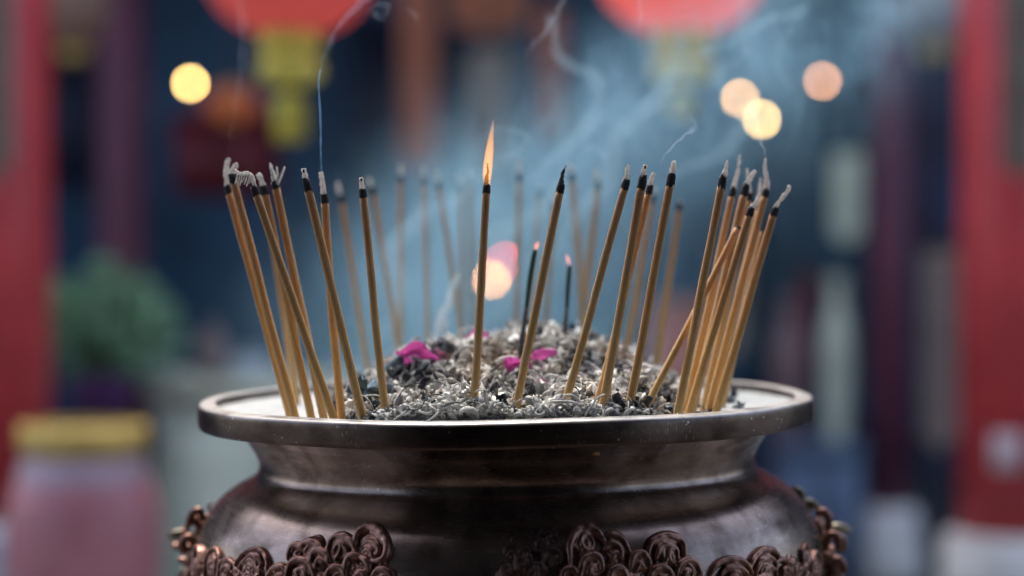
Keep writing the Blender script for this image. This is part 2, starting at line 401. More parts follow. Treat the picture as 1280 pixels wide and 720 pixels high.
GROUPS = {
 'a': (M_ORN, [
   ([(259, 730), (261, 702), (266, 690), (271, 686), (276, 690), (278, 702), (276, 722)], 3.0), ([(265, 730), (266, 704), (270, 697), (273, 704), (272, 725)], 2.6),
   ([(274, 724), (278, 706), (286, 700), (294, 704), (299, 714)], 3.0), ([(279, 728), (282, 712), (288, 708), (293, 716)], 2.6),
   ([(247, 735), (246, 705), (249, 686), (253, 690), (254, 712)], 4.0), ([(296, 708), (305, 696), (316, 689), (327, 688), (335, 695), (338, 708), (337, 735)], 3.4),
   ([(300, 713), (308, 702), (317, 696), (326, 698), (330, 706)], 3.2), (spiral(299, 717, 6, 180, 1.3), 2.4), (arch(318, 718, 10, 10), 3.0), (arch(310, 738, 20, 10), 4)],
   [(308, 722, 7), (325, 722, 8), (286, 725, 7), (256, 722, 6)]),
 'b': (M_ORN, [
   ([(447, 680), (450, 667), (462, 661), (475, 665), (484, 678), (485, 692), (479, 701), (467, 703)], 5.0), ([(456, 676), (466, 672), (474, 680), (474, 692), (466, 696)], 3.0),
   ([(411, 694), (416, 679), (428, 672), (440, 677), (446, 690)], 4.6), ([(420, 694), (424, 684), (431, 681), (437, 692)], 3.6), ([(434, 716), (436, 702), (444, 695), (453, 697)], 4.6),
   ([(452, 698), (460, 702), (464, 714)], 4.6), ([(392, 708), (394, 695), (403, 690), (412, 695), (415, 708)], 4.8), ([(398, 712), (402, 702), (409, 706)], 4.5),
   ([(363, 700), (366, 687), (375, 683), (382, 690)], 4.2), ([(380, 680), (392, 679), (402, 684), (408, 692)], 5.0), ([(362, 735), (365, 709), (374, 701), (387, 703), (395, 716), (396, 735)], 4.5),
   ([(372, 733), (376, 714), (384, 714), (387, 728)], 3.6), ([(410, 730), (415, 714), (425, 710), (433, 718), (434, 735)], 4.6), ([(444, 722), (455, 716), (462, 726)], 4.4),
   ([(466, 722), (476, 713), (488, 716), (496, 730)], 4.4), ([(336, 726), (345, 713), (357, 709), (362, 716)], 4.6), ([(344, 732), (352, 720), (360, 724)], 4)],
   [(421, 700, 6), (444, 712, 6), (468, 688, 4), (380, 722, 5), (478, 728, 7), (402, 722, 7), (372, 694, 5)]),
 'c': (M_ORND, [
   (spiral(673, 683, 11, 120, 1.4), 2.4), (arch(655, 678, 16, 10), 2.4), (arch(684, 672, 12, 9), 2.6), (spiral(650, 702, 9, 60, 1.3), 2.2), (arch(690, 700, 12, 12), 3),
   (spiral(632, 712, 8, 60, 1.3), 2.2), (arch(668, 715, 14, 10), 2.6), (arch(640, 690, 10, 8), 2.2)], [(660, 695, 6), (684, 688, 6), (645, 712, 6), (677, 712, 6), (628, 722, 7)]),
 'd': (M_ORN, [
   ([(712, 705), (711, 683), (718, 668), (731, 662), (744, 666), (753, 677)], 5.4), ([(724, 724), (727, 704), (737, 696), (748, 699), (752, 714)], 5.0), ([(733, 722), (738, 708), (744, 712)], 3.6),
   ([(752, 673), (764, 671), (776, 678), (785, 692)], 5.4), ([(754, 688), (762, 682), (772, 686), (776, 700)], 4.4), ([(761, 702), (768, 694), (777, 700)], 3.8),
   ([(786, 712), (789, 697), (798, 692), (807, 699), (810, 710)], 4.8), ([(792, 716), (798, 705), (804, 712)], 3.6), ([(758, 730), (764, 714), (775, 712), (784, 724)], 4.8),
   ([(700, 735), (704, 716), (714, 712), (722, 722)], 4.6)], [(724, 688, 6), (765, 710, 6), (811, 706, 5), (790, 724, 8), (740, 722, 6)]),
 'e': (M_ORN, [
   ([(808, 696), (811, 681), (824, 673), (840, 673), (851, 681), (853, 694)], 5.2), ([(818, 700), (822, 686), (832, 682), (842, 688), (844, 698)], 4.6), ([(830, 706), (832, 694), (837, 694), (838, 706)], 3.2),
   ([(842, 722), (846, 707), (857, 701), (868, 706), (874, 720)], 4.8), ([(850, 728), (856, 714), (864, 718)], 3.8), ([(808, 730), (813, 714), (824, 710), (834, 716), (838, 730)], 4.8)],
   [(822, 722, 6), (846, 702, 5)]),
 'f': (M_ORN, [
   ([(886, 718), (894, 706), (908, 700), (922, 701), (933, 709), (937, 718)], 4.2), ([(896, 724), (904, 713), (916, 710), (927, 714), (933, 724)], 4.0), ([(906, 730), (914, 720), (922, 728)], 3.8),
   ([(934, 712), (939, 698), (950, 689), (962, 689), (971, 698)], 4.4), ([(942, 716), (948, 703), (958, 698), (967, 703)], 4.0), ([(949, 720), (956, 709), (965, 712)], 3.6),
   ([(967, 722), (967, 706), (973, 700), (981, 702), (990, 710), (999, 711), (1006, 704), (1009, 694)], 3.4), ([(974, 722), (976, 711), (983, 712), (986, 720)], 3.0),
   ([(1000, 702), (1000, 688), (1004, 682), (1007, 690), (1006, 702)], 2.6), ([(1011, 722), (1013, 700), (1017, 690), (1021, 702), (1020, 722)], 2.6), ([(1002, 730), (1006, 716), (1010, 726)], 2.6),
   ([(938, 735), (944, 724), (956, 722), (962, 732)], 4.4)], [(990, 722, 6), (972, 728, 6), (1014, 716, 4), (930, 728, 6)]),
}
LBL = {'a': None, 'b': 'reddish brown cluster of looped cloud scrolls', 'c': 'worn dark shallow cloud scroll', 'd': None, 'e': None, 'f': 'layered arched cloud scroll with a curling tail'}

def metric(px, py):
    q, nn = on_body(px, py); a = math.atan2(q.x, -q.y); return (a * .204, q.z)
PR = np.array([(z, r) for r, z in BODYP]); PR = PR[np.argsort(PR[:, 0])]
def relief(lines, discs, m_, step=.00042, lab=None):
    """lines: [(N x 2 metric points, radius m)], discs: [(x, z, R, nested)] -> one cast relief patch laid on the body"""
    allp = np.concatenate([l for l, r in lines]); x0, z0 = allp.min(0) - .007; x1, z1 = allp.max(0) + .007
    nx, nz = int((x1 - x0) / step) + 1, int((z1 - z0) / step) + 1
    gx, gz = np.meshgrid(np.linspace(x0, x1, nx), np.linspace(z0, z1, nz), indexing='ij')
    H = np.full(gx.shape, -.0012)
    for X, Z, Rr, nest in discs:
        d = np.hypot(gx - X, gz - Z); hh = np.sqrt(np.maximum(1 - (d / Rr) ** 2, 0)) * Rr * .42
        hh = hh + np.where(d < Rr, nest * .0007 * np.cos(2 * np.pi * np.hypot(gx - X + Rr * .5 * math.sin(X * 900), gz - Z + Rr * (.45 + .4 * math.sin(Z * 1300 + X * 700))) / (.0034 + .0012 * math.sin(X * 1700))), 0)
        H = np.where(d < Rr, np.maximum(H, hh), H)
    for L, rr in lines:
        k = len(L); tt = np.abs(2 * np.arange(k) / (k - 1) - 1); ra = rr * (1 - .42 * tt ** 2.4)
        for (X, Z), r_ in zip(L, ra):
            d2 = ((gx - X) ** 2 + (gz - Z) ** 2) / r_ ** 2
            hh = np.where(d2 < 1, np.sqrt(np.maximum(1 - d2, 0)) * r_ * 1.15 + .0014, -1)
            H = np.maximum(H, hh)
    u1, u2 = gx * 620, gz * 620
    H = H + np.where(H > 0, .00013 * (np.sin(u1 * 1.3 + 2 * np.sin(u2 * .7)) + np.sin(u2 * 1.7 + 1.6 * np.sin(u1 * .9 + 1))), 0)
    for _ in range(3):                                     # soften like worn casting
        K = H.copy(); K[1:-1, 1:-1] = (H[1:-1, 1:-1] * 4 + H[:-2, 1:-1] + H[2:, 1:-1] + H[1:-1, :-2] + H[1:-1, 2:]) / 8; H = K
    R0 = np.interp(gz, PR[:, 0], PR[:, 1]); dR = (np.interp(gz + .001, PR[:, 0], PR[:, 1]) - np.interp(gz - .001, PR[:, 0], PR[:, 1])) / .002
    nl = np.sqrt(1 + dR ** 2); rr_ = R0 + H / nl; zz_ = gz - H * dR / nl; az = gx / .204
    V3 = np.stack([np.sin(az) * rr_, -np.cos(az) * rr_, zz_], -1).reshape(-1, 3)
    mb = MB(); mb.v = [V(p) for p in V3]
    hf = H.reshape(-1)
    for i in range(nx - 1):
        for j in range(nz - 1):
            q = (i * nz + j, (i + 1) * nz + j, (i + 1) * nz + j + 1, i * nz + j + 1)
            if max(hf[k] for k in q) > -.0009: mb.f.append(q)
    o = potpart('cloud_scroll', mb, m_)
    if lab: o['label'] = lab
def dense2(P, step=.0005):
    P = cr([V((p[0], p[1], 0)) for p in P], 12); out = [P[0]]
    for p in P:
        if (p - out[-1]).length > step: out.append(p)
    return np.array([(p.x, p.y) for p in out])
for key, (m_, strokes, knobs) in GROUPS.items():
    lines = []; discs = []; rnd = random.Random(key)
    for pl, r in strokes:
        M2 = [metric(x, y) for x, y in pl]; lines.append((dense2(M2), r * PXM * 1.25))
        A = np.array(M2); wd = np.ptp(A[:, 0]); discs.append((A[:, 0].mean(), A[:, 1].mean() - .001, min(max(wd * .5, .003), .0075), 1.0 if wd > .007 else 0))
    for x, y, r in knobs: q = metric(x, y); discs.append((q[0], q[1], r * PXM * 1.5, .6)); lines.append((dense2([q, (q[0] + .0012, q[1])], .0004), r * PXM * .62))
    xs = np.concatenate([l[:, 0] for l, r in lines]); x = xs.min(); zc = -.124
    while x < xs.max():
        rr = rnd.uniform(.0045, .0062)
        for dz in (0, .0095, .019):
            M2 = [(x + rr + rr * math.cos(R(lerp(205, -25, i / 8))), zc - dz + rnd.uniform(-.001, .001) + rr * math.sin(R(lerp(205, -25, i / 8)))) for i in range(9)]
            lines.append((dense2(M2), .0021)); discs.append((x + rr, zc - dz, rr, 1.0))
        x += rr * 1.9
    relief(lines, discs, m_, lab=LBL[key])
for a_ in (118, 146, 180, 214, 242):                       # the band carries on round the back
    lines = []; discs = []; rnd = random.Random(a_)
    for j in range(20):
        x = R(a_ if a_ < 180.5 else a_ - 360) * .204 + rnd.uniform(-.034, .034); z = -.106 - rnd.uniform(0, .045); rr = rnd.uniform(.0045, .008)
        lines.append((dense2([(x + rr * math.cos(R(lerp(205, -25, i / 8))), z + rr * math.sin(R(lerp(205, -25, i / 8)))) for i in range(9)]), .0021)); discs.append((x, z, rr, 1.0))
    relief(lines, discs, M_ORN, .0007)
# side masks: beast-head lumps standing out at each side
def side(strokes, balls, m_, lab, dy=0.0):
    mb = MB()
    for pl, r, yy in strokes:
        P3 = [TI @ at(x, y, yy + dy) for x, y in pl]; sc = (1.2 + yy) / FPX
        path = cr(P3, 5); k = len(path)
        mb.tube([path[0] - (path[1] - path[0]).normalized() * r * sc * .5] + path + [path[-1] + (path[-1] - path[-2]).normalized() * r * sc * .5],
                [r * sc * .5] + [r * sc * (1 - .3 * abs(2 * i / (k - 1) - 1) ** 2) * (1 + .22 * noise.noise(p * 170)) for i, p in enumerate(path)] + [r * sc * .5], 14)
    for x, y, r, yy in balls: mb.ball(TI @ at(x, y, yy + dy), r * (1.2 + yy) / FPX, 18, 12, .45, (1, 1.3, 1))
    o = potpart('side_ornament', mb, m_)
    rm = o.modifiers.new('fuse', 'REMESH'); rm.mode = 'VOXEL'; rm.voxel_size = .0007; rm.use_smooth_shade = True
    sm_ = o.modifiers.new('wear', 'SMOOTH'); sm_.factor = .5; sm_.iterations = 4
    o['label'] = lab
side([([(262, 641), (261, 632), (267, 628)], 2.2, .0), ([(236, 652), (241, 641), (250, 639), (254, 648)], 5.5, -.012), ([(233, 660), (240, 650), (250, 656)], 6, -.008), ([(244, 668), (253, 658), (257, 646)], 7, .0),
      ([(230, 690), (228, 678), (236, 672), (243, 678), (242, 692)], 6.5, -.02), ([(236, 706), (240, 692), (248, 690), (252, 704)], 6.5, -.015), ([(228, 664), (236, 668), (240, 674)], 5, -.01),
      ([(232, 726), (240, 712), (250, 716)], 7, -.01), ([(224, 700), (232, 702), (238, 712)], 5, .0), ([(246, 745), (244, 726), (252, 712)], 7, -.02)],
     [(246, 650, 8, .0), (250, 676, 9, .0), (240, 686, 9, .0), (246, 704, 9, .0), (243, 722, 11, .0), (246, 742, 12, .0), (220, 683, 5, .02)], M_ORN, 'dark brown knobbly ornament on the left flank')
side([([(213, 670), (219, 667), (228, 666), (236, 669)], 5.0, .03),], [(222, 677, 7, .03)], M_ORNG, 'pale greenish horn jutting out on the left')
side([([(222, 724), (229, 714), (236, 719)], 5, .0), ([(216, 735), (222, 726)], 5, .0)], [(222, 730, 8, .0)], M_ORNG, 'olive lump low on the left flank')
side([([(988, 616), (995, 612), (1002, 617), (1005, 626)], 5.0, .0), ([(1003, 630), (1012, 628), (1020, 632), (1026, 640)], 5.5, .0)],
     [(1010, 634, 7, .005), (1004, 626, 6, .0)], M_ORNG, 'pale worn lump high on the right flank')
side([([(1036, 664), (1044, 659), (1054, 660), (1061, 664)], 5.5, .03)], [], M_ORNG, 'pale horn jutting out on the right flank')
side([([(1021, 642), (1030, 640), (1036, 648), (1035, 662)], 6, -.01), ([(1025, 650), (1026, 668), (1029, 684)], 7, .0), ([(1034, 684), (1034, 673), (1041, 668), (1048, 674), (1048, 688)], 6, -.02),
      ([(1046, 668), (1054, 674), (1055, 688)], 4.5, -.01), ([(1028, 708), (1029, 698), (1036, 694), (1042, 702)], 5, -.01), ([(1040, 712), (1044, 700), (1052, 702), (1056, 714)], 5, -.01), ([(1030, 730), (1040, 716), (1052, 722)], 7, -.01)],
     [(1026, 676, 9, .0), (1036, 690, 9, .0), (1034, 704, 8, .0), (1046, 706, 7, .0), (1040, 722, 12, .0), (1034, 742, 13, .0), (1022, 655, 7, .0)], M_ORN, 'dark lobed ornament on the right flank')

# ------------------------------------------------------------------ ash
def mound_h(x, y):
    fx = math.exp(-abs((x - .004) / (.084 + .014 * smooth(-.15, -.02, y))) ** 5.0)
    if y > .0: fy = smooth(.15, .01, y) if False else 1 - smooth(.01, .15, y)
    else: fy = 1
    s = smooth(-.175, -.01, y)
    h = (.009 + .026 * s) * fx * fy
    h += .010 * math.exp(-((x - .032) / .028) ** 2 - ((y + .0) / .05) ** 2) + .006 * math.exp(-((x + .02) / .03) ** 2 - ((y + .03) / .05) ** 2)
    h += fx * fy * .009 * noise.noise(V((x * 28, y * 28, 3)))
    return h
bed = MB(); nb = 90
BR = .1882
for i in range(nb + 1):
    for j in range(nb + 1):
        u, v_ = 2 * i / nb - 1, 2 * j / nb - 1
        x = u * math.sqrt(1 - v_ * v_ / 2) * BR; y = v_ * math.sqrt(1 - u * u / 2) * BR
        z = -.0052 + .0014 * noise.noise(V((x * 18, y * 18, 0))) + .0006 * noise.noise(V((x * 70, y * 70, 1)))
        z = min(z, -.0032)
        bed.v.append(T(x, y, z))
for i in range(nb):
    for j in range(nb):
        a = i * (nb + 1) + j; bed.f.append((a, a + nb + 1, a + nb + 2, a + 1))
tag(bed.build('ash_bed', M_BED), 'smooth pale ash filling the burner up to its rim', 'ash', kind='stuff')
md = MB(); nb = 120
for i in range(nb + 1):
    for j in range(nb + 1):
        x = lerp(-.125, .125, i / nb); y = lerp(-.1835, .15, j / nb)
        h = mound_h(x, y)
        h = h + .0022 * noise.noise(V((x * 150, y * 150, 0))) * clamp(h * 200) - .0095 + .001
        q_ = math.hypot(x, y)
        if q_ > .1835: x, y = x * .1835 / q_, y * .1835 / q_; h = min(h, -.004)
        md.v.append(T(x, y, h))
for i in range(nb):
    for j in range(nb):
        a = i * (nb + 1) + j; md.f.append((a, a + nb + 1, a + nb + 2, a + 1))
tag(md.build('ash_mound', M_MOUND), 'grey crumbled core of the ash heap under the curls', 'ash', kind='stuff')
def mnorm(x, y):
    e = .002
    return V((mound_h(x - e, y) - mound_h(x + e, y), mound_h(x, y - e) - mound_h(x, y + e), 2 * e)).normalized()
def flake(mb, c, sz, rnd, nrm=V((0, 0, 1))):
    a = V((rnd.gauss(0, 1), rnd.gauss(0, 1), rnd.gauss(0, .6))).normalized(); n_ = (nrm + a * .9).normalized()
    u = n_.orthogonal().normalized(); w_ = n_.cross(u); b = len(mb.v); k = 6; s0 = rnd.uniform(0, 99)
    asp = rnd.uniform(.4, 1)
    for side_ in (0, 1):
        for i in range(k):
            for j in range(k):
                p, q = i / (k - 1) - .5, j / (k - 1) - .5
                d = noise.noise(V((p * 2.4 + s0, q * 2.4, 0))) * 1.1 + p * p * 1.2
                e = 1 + .5 * noise.noise(V((s0, p * 3, q * 3)))
                mb.v.append(c + (u * p * e + w_ * q * asp * e + n_ * (d * .6)) * sz - n_ * side_ * .0003)
    for i in range(k - 1):
        for j in range(k - 1):
            a_ = b + i * k + j; mb.f.append((a_, a_ + 1, a_ + k + 1, a_ + k)); a_ += k * k; mb.f.append((a_, a_ + k, a_ + k + 1, a_ + 1))
    for i in range(k - 1):
        for (p, q) in ((i, i + 1), ((k - 1) * k + i + 1, (k - 1) * k + i), ((i + 1) * k, i * k), (i * k + k - 1, (i + 1) * k + k - 1)):
            mb.f.append((b + q, b + p, b + p + k * k, b + q + k * k))
cb = MB(); cnt = 0; rnd = random.Random(3)
while cnt < 6200:
    x = rnd.uniform(-.118, .118); y = rnd.uniform(-.182, .11)
    if rnd.random() > (1.0 if y < -.02 else .5): continue
    if math.hypot(x, y) > .183: continue
    h = mound_h(x, y)
    if h < .0025 and (rnd.random() > .03 or x < .02): continue
    if h < .005 and rnd.random() > .5: continue
    nrm = mnorm(x, y); c = V((x, y, h - .0080 + rnd.uniform(0, .0035)))
    a = V((rnd.gauss(0, 1), rnd.gauss(0, 1), rnd.gauss(0, 1))).normalized()
    ax = (nrm * rnd.uniform(.2, 1.4) + a).normalized(); u = ax.orthogonal().normalized(); wv = ax.cross(u)
    rr = rnd.uniform(.0014, .0048); kind = rnd.random()
    rad = rnd.choice((.0003, .0005, .0007, .0009, .0012)); n = 11; turns = rnd.uniform(.45, 1.35) if kind < .75 else rnd.uniform(.15, .3)
    if kind >= .75: rr *= 2.6; turns *= 1.5; rad *= .7
    elif kind < .25: rr *= .6
    pts = []; ph = rnd.uniform(0, 6.28); g = rnd.uniform(-.5, .5); tw = rnd.uniform(-1, 1) * .003
    if y < -.12: rad *= .8
    for i in range(n):
        t = i / (n - 1); q = ph + 2 * math.pi * turns * t; r2 = rr * (1 + g * t)
        pts.append(c + u * math.cos(q) * r2 + wv * math.sin(q) * r2 + ax * tw * t + V((noise.noise(V((cnt, i * .6, 0))), noise.noise(V((cnt, i * .6, 5))), 0)) * .0008)
    cb.tube([TILT @ p for p in pts], [rad * (.45 + .55 * math.sin(math.pi * (.12 + .76 * i / (n - 1)))) for i in range(n)], 6, flat=rnd.choice((1, 1, 1.6, 2.2)))
    cnt += 1
_fl = []
def _pale():
    k = 0
    while k < 620:
        x = rnd.uniform(-.11, .11); y = rnd.uniform(-.174, .06); h = mound_h(x, y)
        if math.hypot(x, y) > .176 or h < .004: continue
        flake(cb, T(x, y, h - .0040 + rnd.uniform(0, .003)), rnd.uniform(.005, .013), rnd, V((0, -.5, .8))); k += 1
_pale()
k = 0
while k < 5000:
    x = rnd.uniform(-.13, .13); y = rnd.uniform(-.183, .1); h = mound_h(x, y)
    if math.hypot(x, y) > .1832 or (h < .003 and (rnd.random() > .2 or x < -.08)): continue
    cb.ball(T(x, y, max(h - .0035, -.0042)) + V((0, 0, rnd.uniform(-.001, .002))), rnd.uniform(.0004, .0014), 6, 4, .9, (1, 1, .7)); k += 1
tag(cb.build('ash_curls', M_CURL), 'pale grey fallen curls of incense ash piled in the middle', 'ash', kind='stuff')
fb = MB(); cnt = 0
while cnt < 420:
    x = rnd.uniform(-.12, .15); y = rnd.uniform(-.165, .1)
    h = mound_h(x, y)
    if math.hypot(x, y) > .172: continue
    if h < .002 and (rnd.random() > .25 or x < -.02): continue
    flake(fb, T(x, y, h - .0055 + rnd.uniform(0, .002)), rnd.uniform(.004, .011), rnd); cnt += 1
tag(fb.build('charred_flakes', M_FLAKE, sm=False), 'dark charred flakes scattered over the ash heap', 'ash', kind='stuff')
# crumpled burnt paper on the heap's left
for (px_, py_, Y, sz, lab) in ((468, 490, -.11, .022, 'blue grey crumpled burnt paper scrap at the left end of the heap'), (497, 466, -.075, .019, 'dark crumpled burnt paper scrap below the large magenta petal'),
                               (716, 420, .0, .016, 'dark blue burnt scrap on the heap top beside the shorter green stick'), (620, 436, -.03, .018, 'brownish burnt scrap on the heap behind the flaming stick')):
    fm = MB(); c = at(px_, py_, Y)
    r2 = random.Random(int(px_))
    for k in range(5): flake(fm, c + V((r2.uniform(-.004, .004), r2.uniform(-.004, .004), r2.uniform(-.005, .003))), sz * r2.uniform(.6, 1), r2, V((0, -.8, .5)))
    mm = M_PAPER if px_ < 600 or px_ > 700 else noisy('brown_scrap', [(.3, (.07, .05, .035)), (.6, (.22, .14, .08))], 90, .8, .6, .002)
    tag(fm.build('burnt_paper', mm, origin=c), lab, 'burnt paper', 'burnt scraps on the ash heap')
# petals
def petal(px_, py_, Y, L, W, yaw, pitch, curl, m_, lab, roll=0.0):
    L *= 1.2; W *= 1.3
    mb = MB(); n, k = 14, 9; c = at(px_, py_, Y)
    M = Matrix.Rotation(R(yaw), 4, 'Y') @ Matrix.Rotation(R(pitch), 4, 'X') @ Matrix.Rotation(R(roll), 4, 'Z')
    for s_ in (0, 1):
        for i in range(n):
            t = i / (n - 1); wd = W * (math.sin(math.pi * (t * .98 + .01)) ** .9) * (1.12 - .3 * t) * (1 + .3 * noise.noise(V((t * 6, px_, 2))))
            for j in range(k):
                q = j / (k - 1) * 2 - 1
                p = V(((t - .5) * L, 0, q * wd / 2)); p.y = -curl * abs(q) ** 1.3 * W * .38 + .0016 * noise.noise(V((t * 7, q * 2.5, px_))) + .25 * curl * L * (t - .5) ** 2 + .0008 * noise.noise(V((t * 5, q * 3, px_))) + s_ * .0004
                p.z += .0030 * noise.noise(V((t * 3.2, q, px_))) - .10 * L * math.sin(math.pi * t) * (1 if px_ > 560 else -1)
                mb.v.append(c + (M @ p))
    o_ = n * k
    for i in range(n - 1):
        for j in range(k - 1):
            a = i * k + j; mb.f.append((a, a + 1, a + k + 1, a + k)); mb.f.append((a + o_, a + k + o_, a + k + 1 + o_, a + 1 + o_))
    for i in range(n - 1):
        mb.f.append((i * k, (i + 1) * k, (i + 1) * k + o_, i * k + o_)); mb.f.append((i * k + k - 1, i * k + k - 1 + o_, (i + 1) * k + k - 1 + o_, (i + 1) * k + k - 1))
    for j in range(k - 1):
        mb.f.append((j, j + o_, j + 1 + o_, j + 1)); a = (n - 1) * k + j; mb.f.append((a, a + 1, a + 1 + o_, a + o_))
    tag(mb.build('petal', m_, origin=c), lab, 'petal', 'fallen petals on the ash heap')
petal(521, 446, -.08, .022, .0085, 10, -25, 1.0, M_PETAL, 'large folded magenta petal at the left of the ash heap')
petal(512, 455, -.075, .014, .006, 40, 20, .8, M_PETAL, 'magenta petal tucked under the large folded one')
petal(551, 450, -.07, .013, .006, 62, 20, .6, M_PETAL2, 'dull pink upright petal just right of the large folded one')
petal(599, 424, -.02, .014, .012, 75, 10, .4, M_PETAL, 'blurred magenta petal behind the flaming stick')
petal(629, 438, -.01, .012, .006, 60, 10, .4, M_PETAL2, 'pale pink petal right behind the flaming stick')
petal(640, 452, -.095, .0085, .0085, 10, 10, 1.0, M_PETAL, 'small cupped magenta petal at the foot of the taller green stick')
petal(678, 444, -.09, .015, .0055, -12, 40, -1.2, M_PETAL, 'arched magenta petal right of the taller green stick')
petal(660, 456, -.083, .009, .004, 75, 10, .6, M_PETAL, 'narrow magenta petal end on behind the leaning central stick')
petal(677, 479, -.12, .006, .0045, 70, 10, .5, M_PETAL, 'tiny pink petal low on the front of the heap')
petal(712, 446, -.06, .006, .003, 5, 10, .5, M_PETAL, 'tiny magenta petal under the shorter green stick')

# ------------------------------------------------------------------ incense sticks
def stick(label, top, base, ytop, ybase, w=5.2, ash=None, band=8, group='burning incense sticks standing in the ash', bend=0.0, style='blade', dip=.022, wickc=None, bandl=True):
    """top: px where shaft meets the char band; base: px low end; ash: px polyline of the ash tip above the band"""
    P0 = at(base[0], base[1], ybase); P1 = at(top[0], top[1], ytop); d = (P1 - P0).normalized()
    root = P0 - d * dip
    r = w * .5e-3 * .93
    o = thing('incense_stick', label, 'incense stick', P0, group)
    n = 34; path = []; rad = []; sd_ = top[0] * 1.7 + base[0]; sidev = d.cross(V((0, 1, 0))).normalized()
    for i in range(n):
        t = i / (n - 1); p = root.lerp(P1, t)
        p = p + sidev * (bend * math.sin(math.pi * t) + .0006 * noise.noise(V((sd_, t * 3, 0))) * math.sin(math.pi * t))
        path.append(p); rad.append(r * (1.06 - .10 * t) * (1 + .06 * noise.noise(V((sd_, t * 14, 9)))))
    mb = MB().tube(path, rad, 14, flat=.93, up=V((0, 1, 0)))
    sh = mb.build('shaft', M_STICK, o)
    att = sh.data.attributes.new('along', 'FLOAT', 'POINT')
    att.data.foreach_set('value', [i / (n - 1) for i in range(n) for _ in range(14)])
    s1 = (1.2 + ytop) / FPX; up = P1 + d * band * s1
    # charred band with ragged edges
    mb = MB(); b0 = 0; nn = 16; u = V((0, 1, 0)); u = (u - d * u.dot(d)).normalized(); w2 = d.cross(u)
    rows = [(-.25, 1.0), (-.05, 1.03), (.2, 1.0), (.6, .97), (.9, .92), (1.08, .86)]
    for i, (tt, rr) in enumerate(rows):
        for k in range(nn):
            a = 2 * math.pi * k / nn
            tj = tt + (.55 * noise.noise(V((sd_, k * .9, tt))) if i in (0, 1, 5) else 0)
            mb.v.append(P1 + d * (band * s1 * tj) + (u * math.cos(a) * .94 + w2 * math.sin(a)) * r * rr * .985 * (1 + .10 * noise.noise(V((sd_, k * 1.3, tt * 5)))))
    for i in range(len(rows) - 1):
        for k in range(nn):
            k2 = (k + 1) % nn; mb.f.append((i * nn + k, i * nn + k2, (i + 1) * nn + k2, (i + 1) * nn + k))
    mb.f.append(tuple(range(nn - 1, -1, -1))); mb.f.append(tuple((len(rows) - 1) * nn + k for k in range(nn)))
    mb.build('charred_band', M_CHAR, o)
    if ash:
        pts = [up - d * .0012] + [at(x, y, ytop) for x, y in ash]
        path = cr(pts, 6); m = len(path); rad = []
        for i in range(m):
            t = i / (m - 1)
            if style == 'blade': q = .92 - .24 * t - .10 * t ** 4
            elif style == 'thin': q = (.8 * (1 - t) ** 1.6 + .20) if wickc else (.92 * (1 - t) ** 1.1 + .24)
            elif style == 'curl': q = .62 - .12 * t
            else: q = .95 * (1 - t) ** .7 + .12
            rad.append(r * .86 * q * (1 + .26 * noise.noise(V((sd_, t * 9, 4)))))
        mb = MB().tube(path, rad, 12, flat=.6, up=V((0, 1, 0)))
        for i, p in enumerate(mb.v):
            mb.v[i] = p + V((noise.noise(p * 900), noise.noise(p * 900 + V((9, 0, 0))), noise.noise(p * 900 + V((0, 9, 0))))) * .0007
        at_ = mb.build('ash_tip', {'dark': M_WICK}.get(wickc, M_ASHTIP), o)
        if style == 'blade' and wickc is None and ('hollow' in label or 'neat' in label or 'taller' in label):      # dark ball set in for the darkness of the hollow at the top
            e = path[-1]; dd = (path[-1] - path[-3]).normalized()
            mb = MB().ball(e - dd * r * .55 - V((0, r * .34, 0)), r * .26, 10, 7, .5, (1, .8, 1.5)); mb.build('hollow_dark', M_CHAR, at_, origin=P0).parent = at_
            at_['org'] = tuple(P0)
    return o
def ringY(px_, py_, rr=.168):
    Y = -.1
    for _ in range(12):
        x = at(px_, py_, Y).x + .004; Y = -math.sqrt(max(rr * rr - x * x, .0004))
    return Y
def fs(label, top, base, ash, dyt=0.0, dyb=0.0, rr=.168, **kw):
    yb = ringY(base[0], base[1], rr) + dyb
    return stick(label, top, base, yb + dyt, yb, ash=ash, **kw)
G_L = 'incense sticks at the burner\'s left side'; G_C = 'single incense sticks along the burner\'s front'; G_R = 'bunched incense sticks at the burner\'s right'
G_B = 'blurred incense sticks at the back of the burner'
A_ = fs('outermost incense stick on the far left, its ash tip bent upright', (286, 241), (361, 513), [(284, 226), (283, 213), (284, 203), (287, 198)], 0, .004, group=G_L)
B_ = fs('incense stick right against the outermost left one, tip hidden in tangled ash', (292, 227), (367, 514), [(291, 212), (295, 208), (294, 204)], -.0, -.001, group=G_L)
C_ = fs('left incense stick whose ash arches over leftwards in a ribbed curl', (320, 242), (416, 520), [(317, 228), (313, 218), (307, 216), (300, 217), (293, 212)], -.022, -.004, style='curl', group=G_L)
ribs = MB()
for k in range(7):
    x0 = 297 + k * 3.0; y0 = 216 + abs(k - 3) * .5; yy = ringY(416, 520) - .028
    ribs.tube(cr([at(x0, y0, yy), at(x0 - 1.5, y0 + 8, yy + .001), at(x0 - 3 - k * .2, y0 + 12 + (k % 3) * 2, yy)], 4), .00045, 6)
rb = ribs.build('ash_ribs', M_ASHTIP, C_)
D_ = fs('incense stick with a stubby square ash tip, just right of the arching one', (331, 241), (388, 517), [(328, 230), (324, 220), (322, 217)], 0, .006, group=G_L)
E_ = fs('left incense stick with a tall thin forked ash tip', (345, 235), (404, 519), [(343, 224), (340, 212), (338, 204)], .004, .012, style='thin', group=G_L)
ek = MB(); ye = ringY(404, 519) + .014
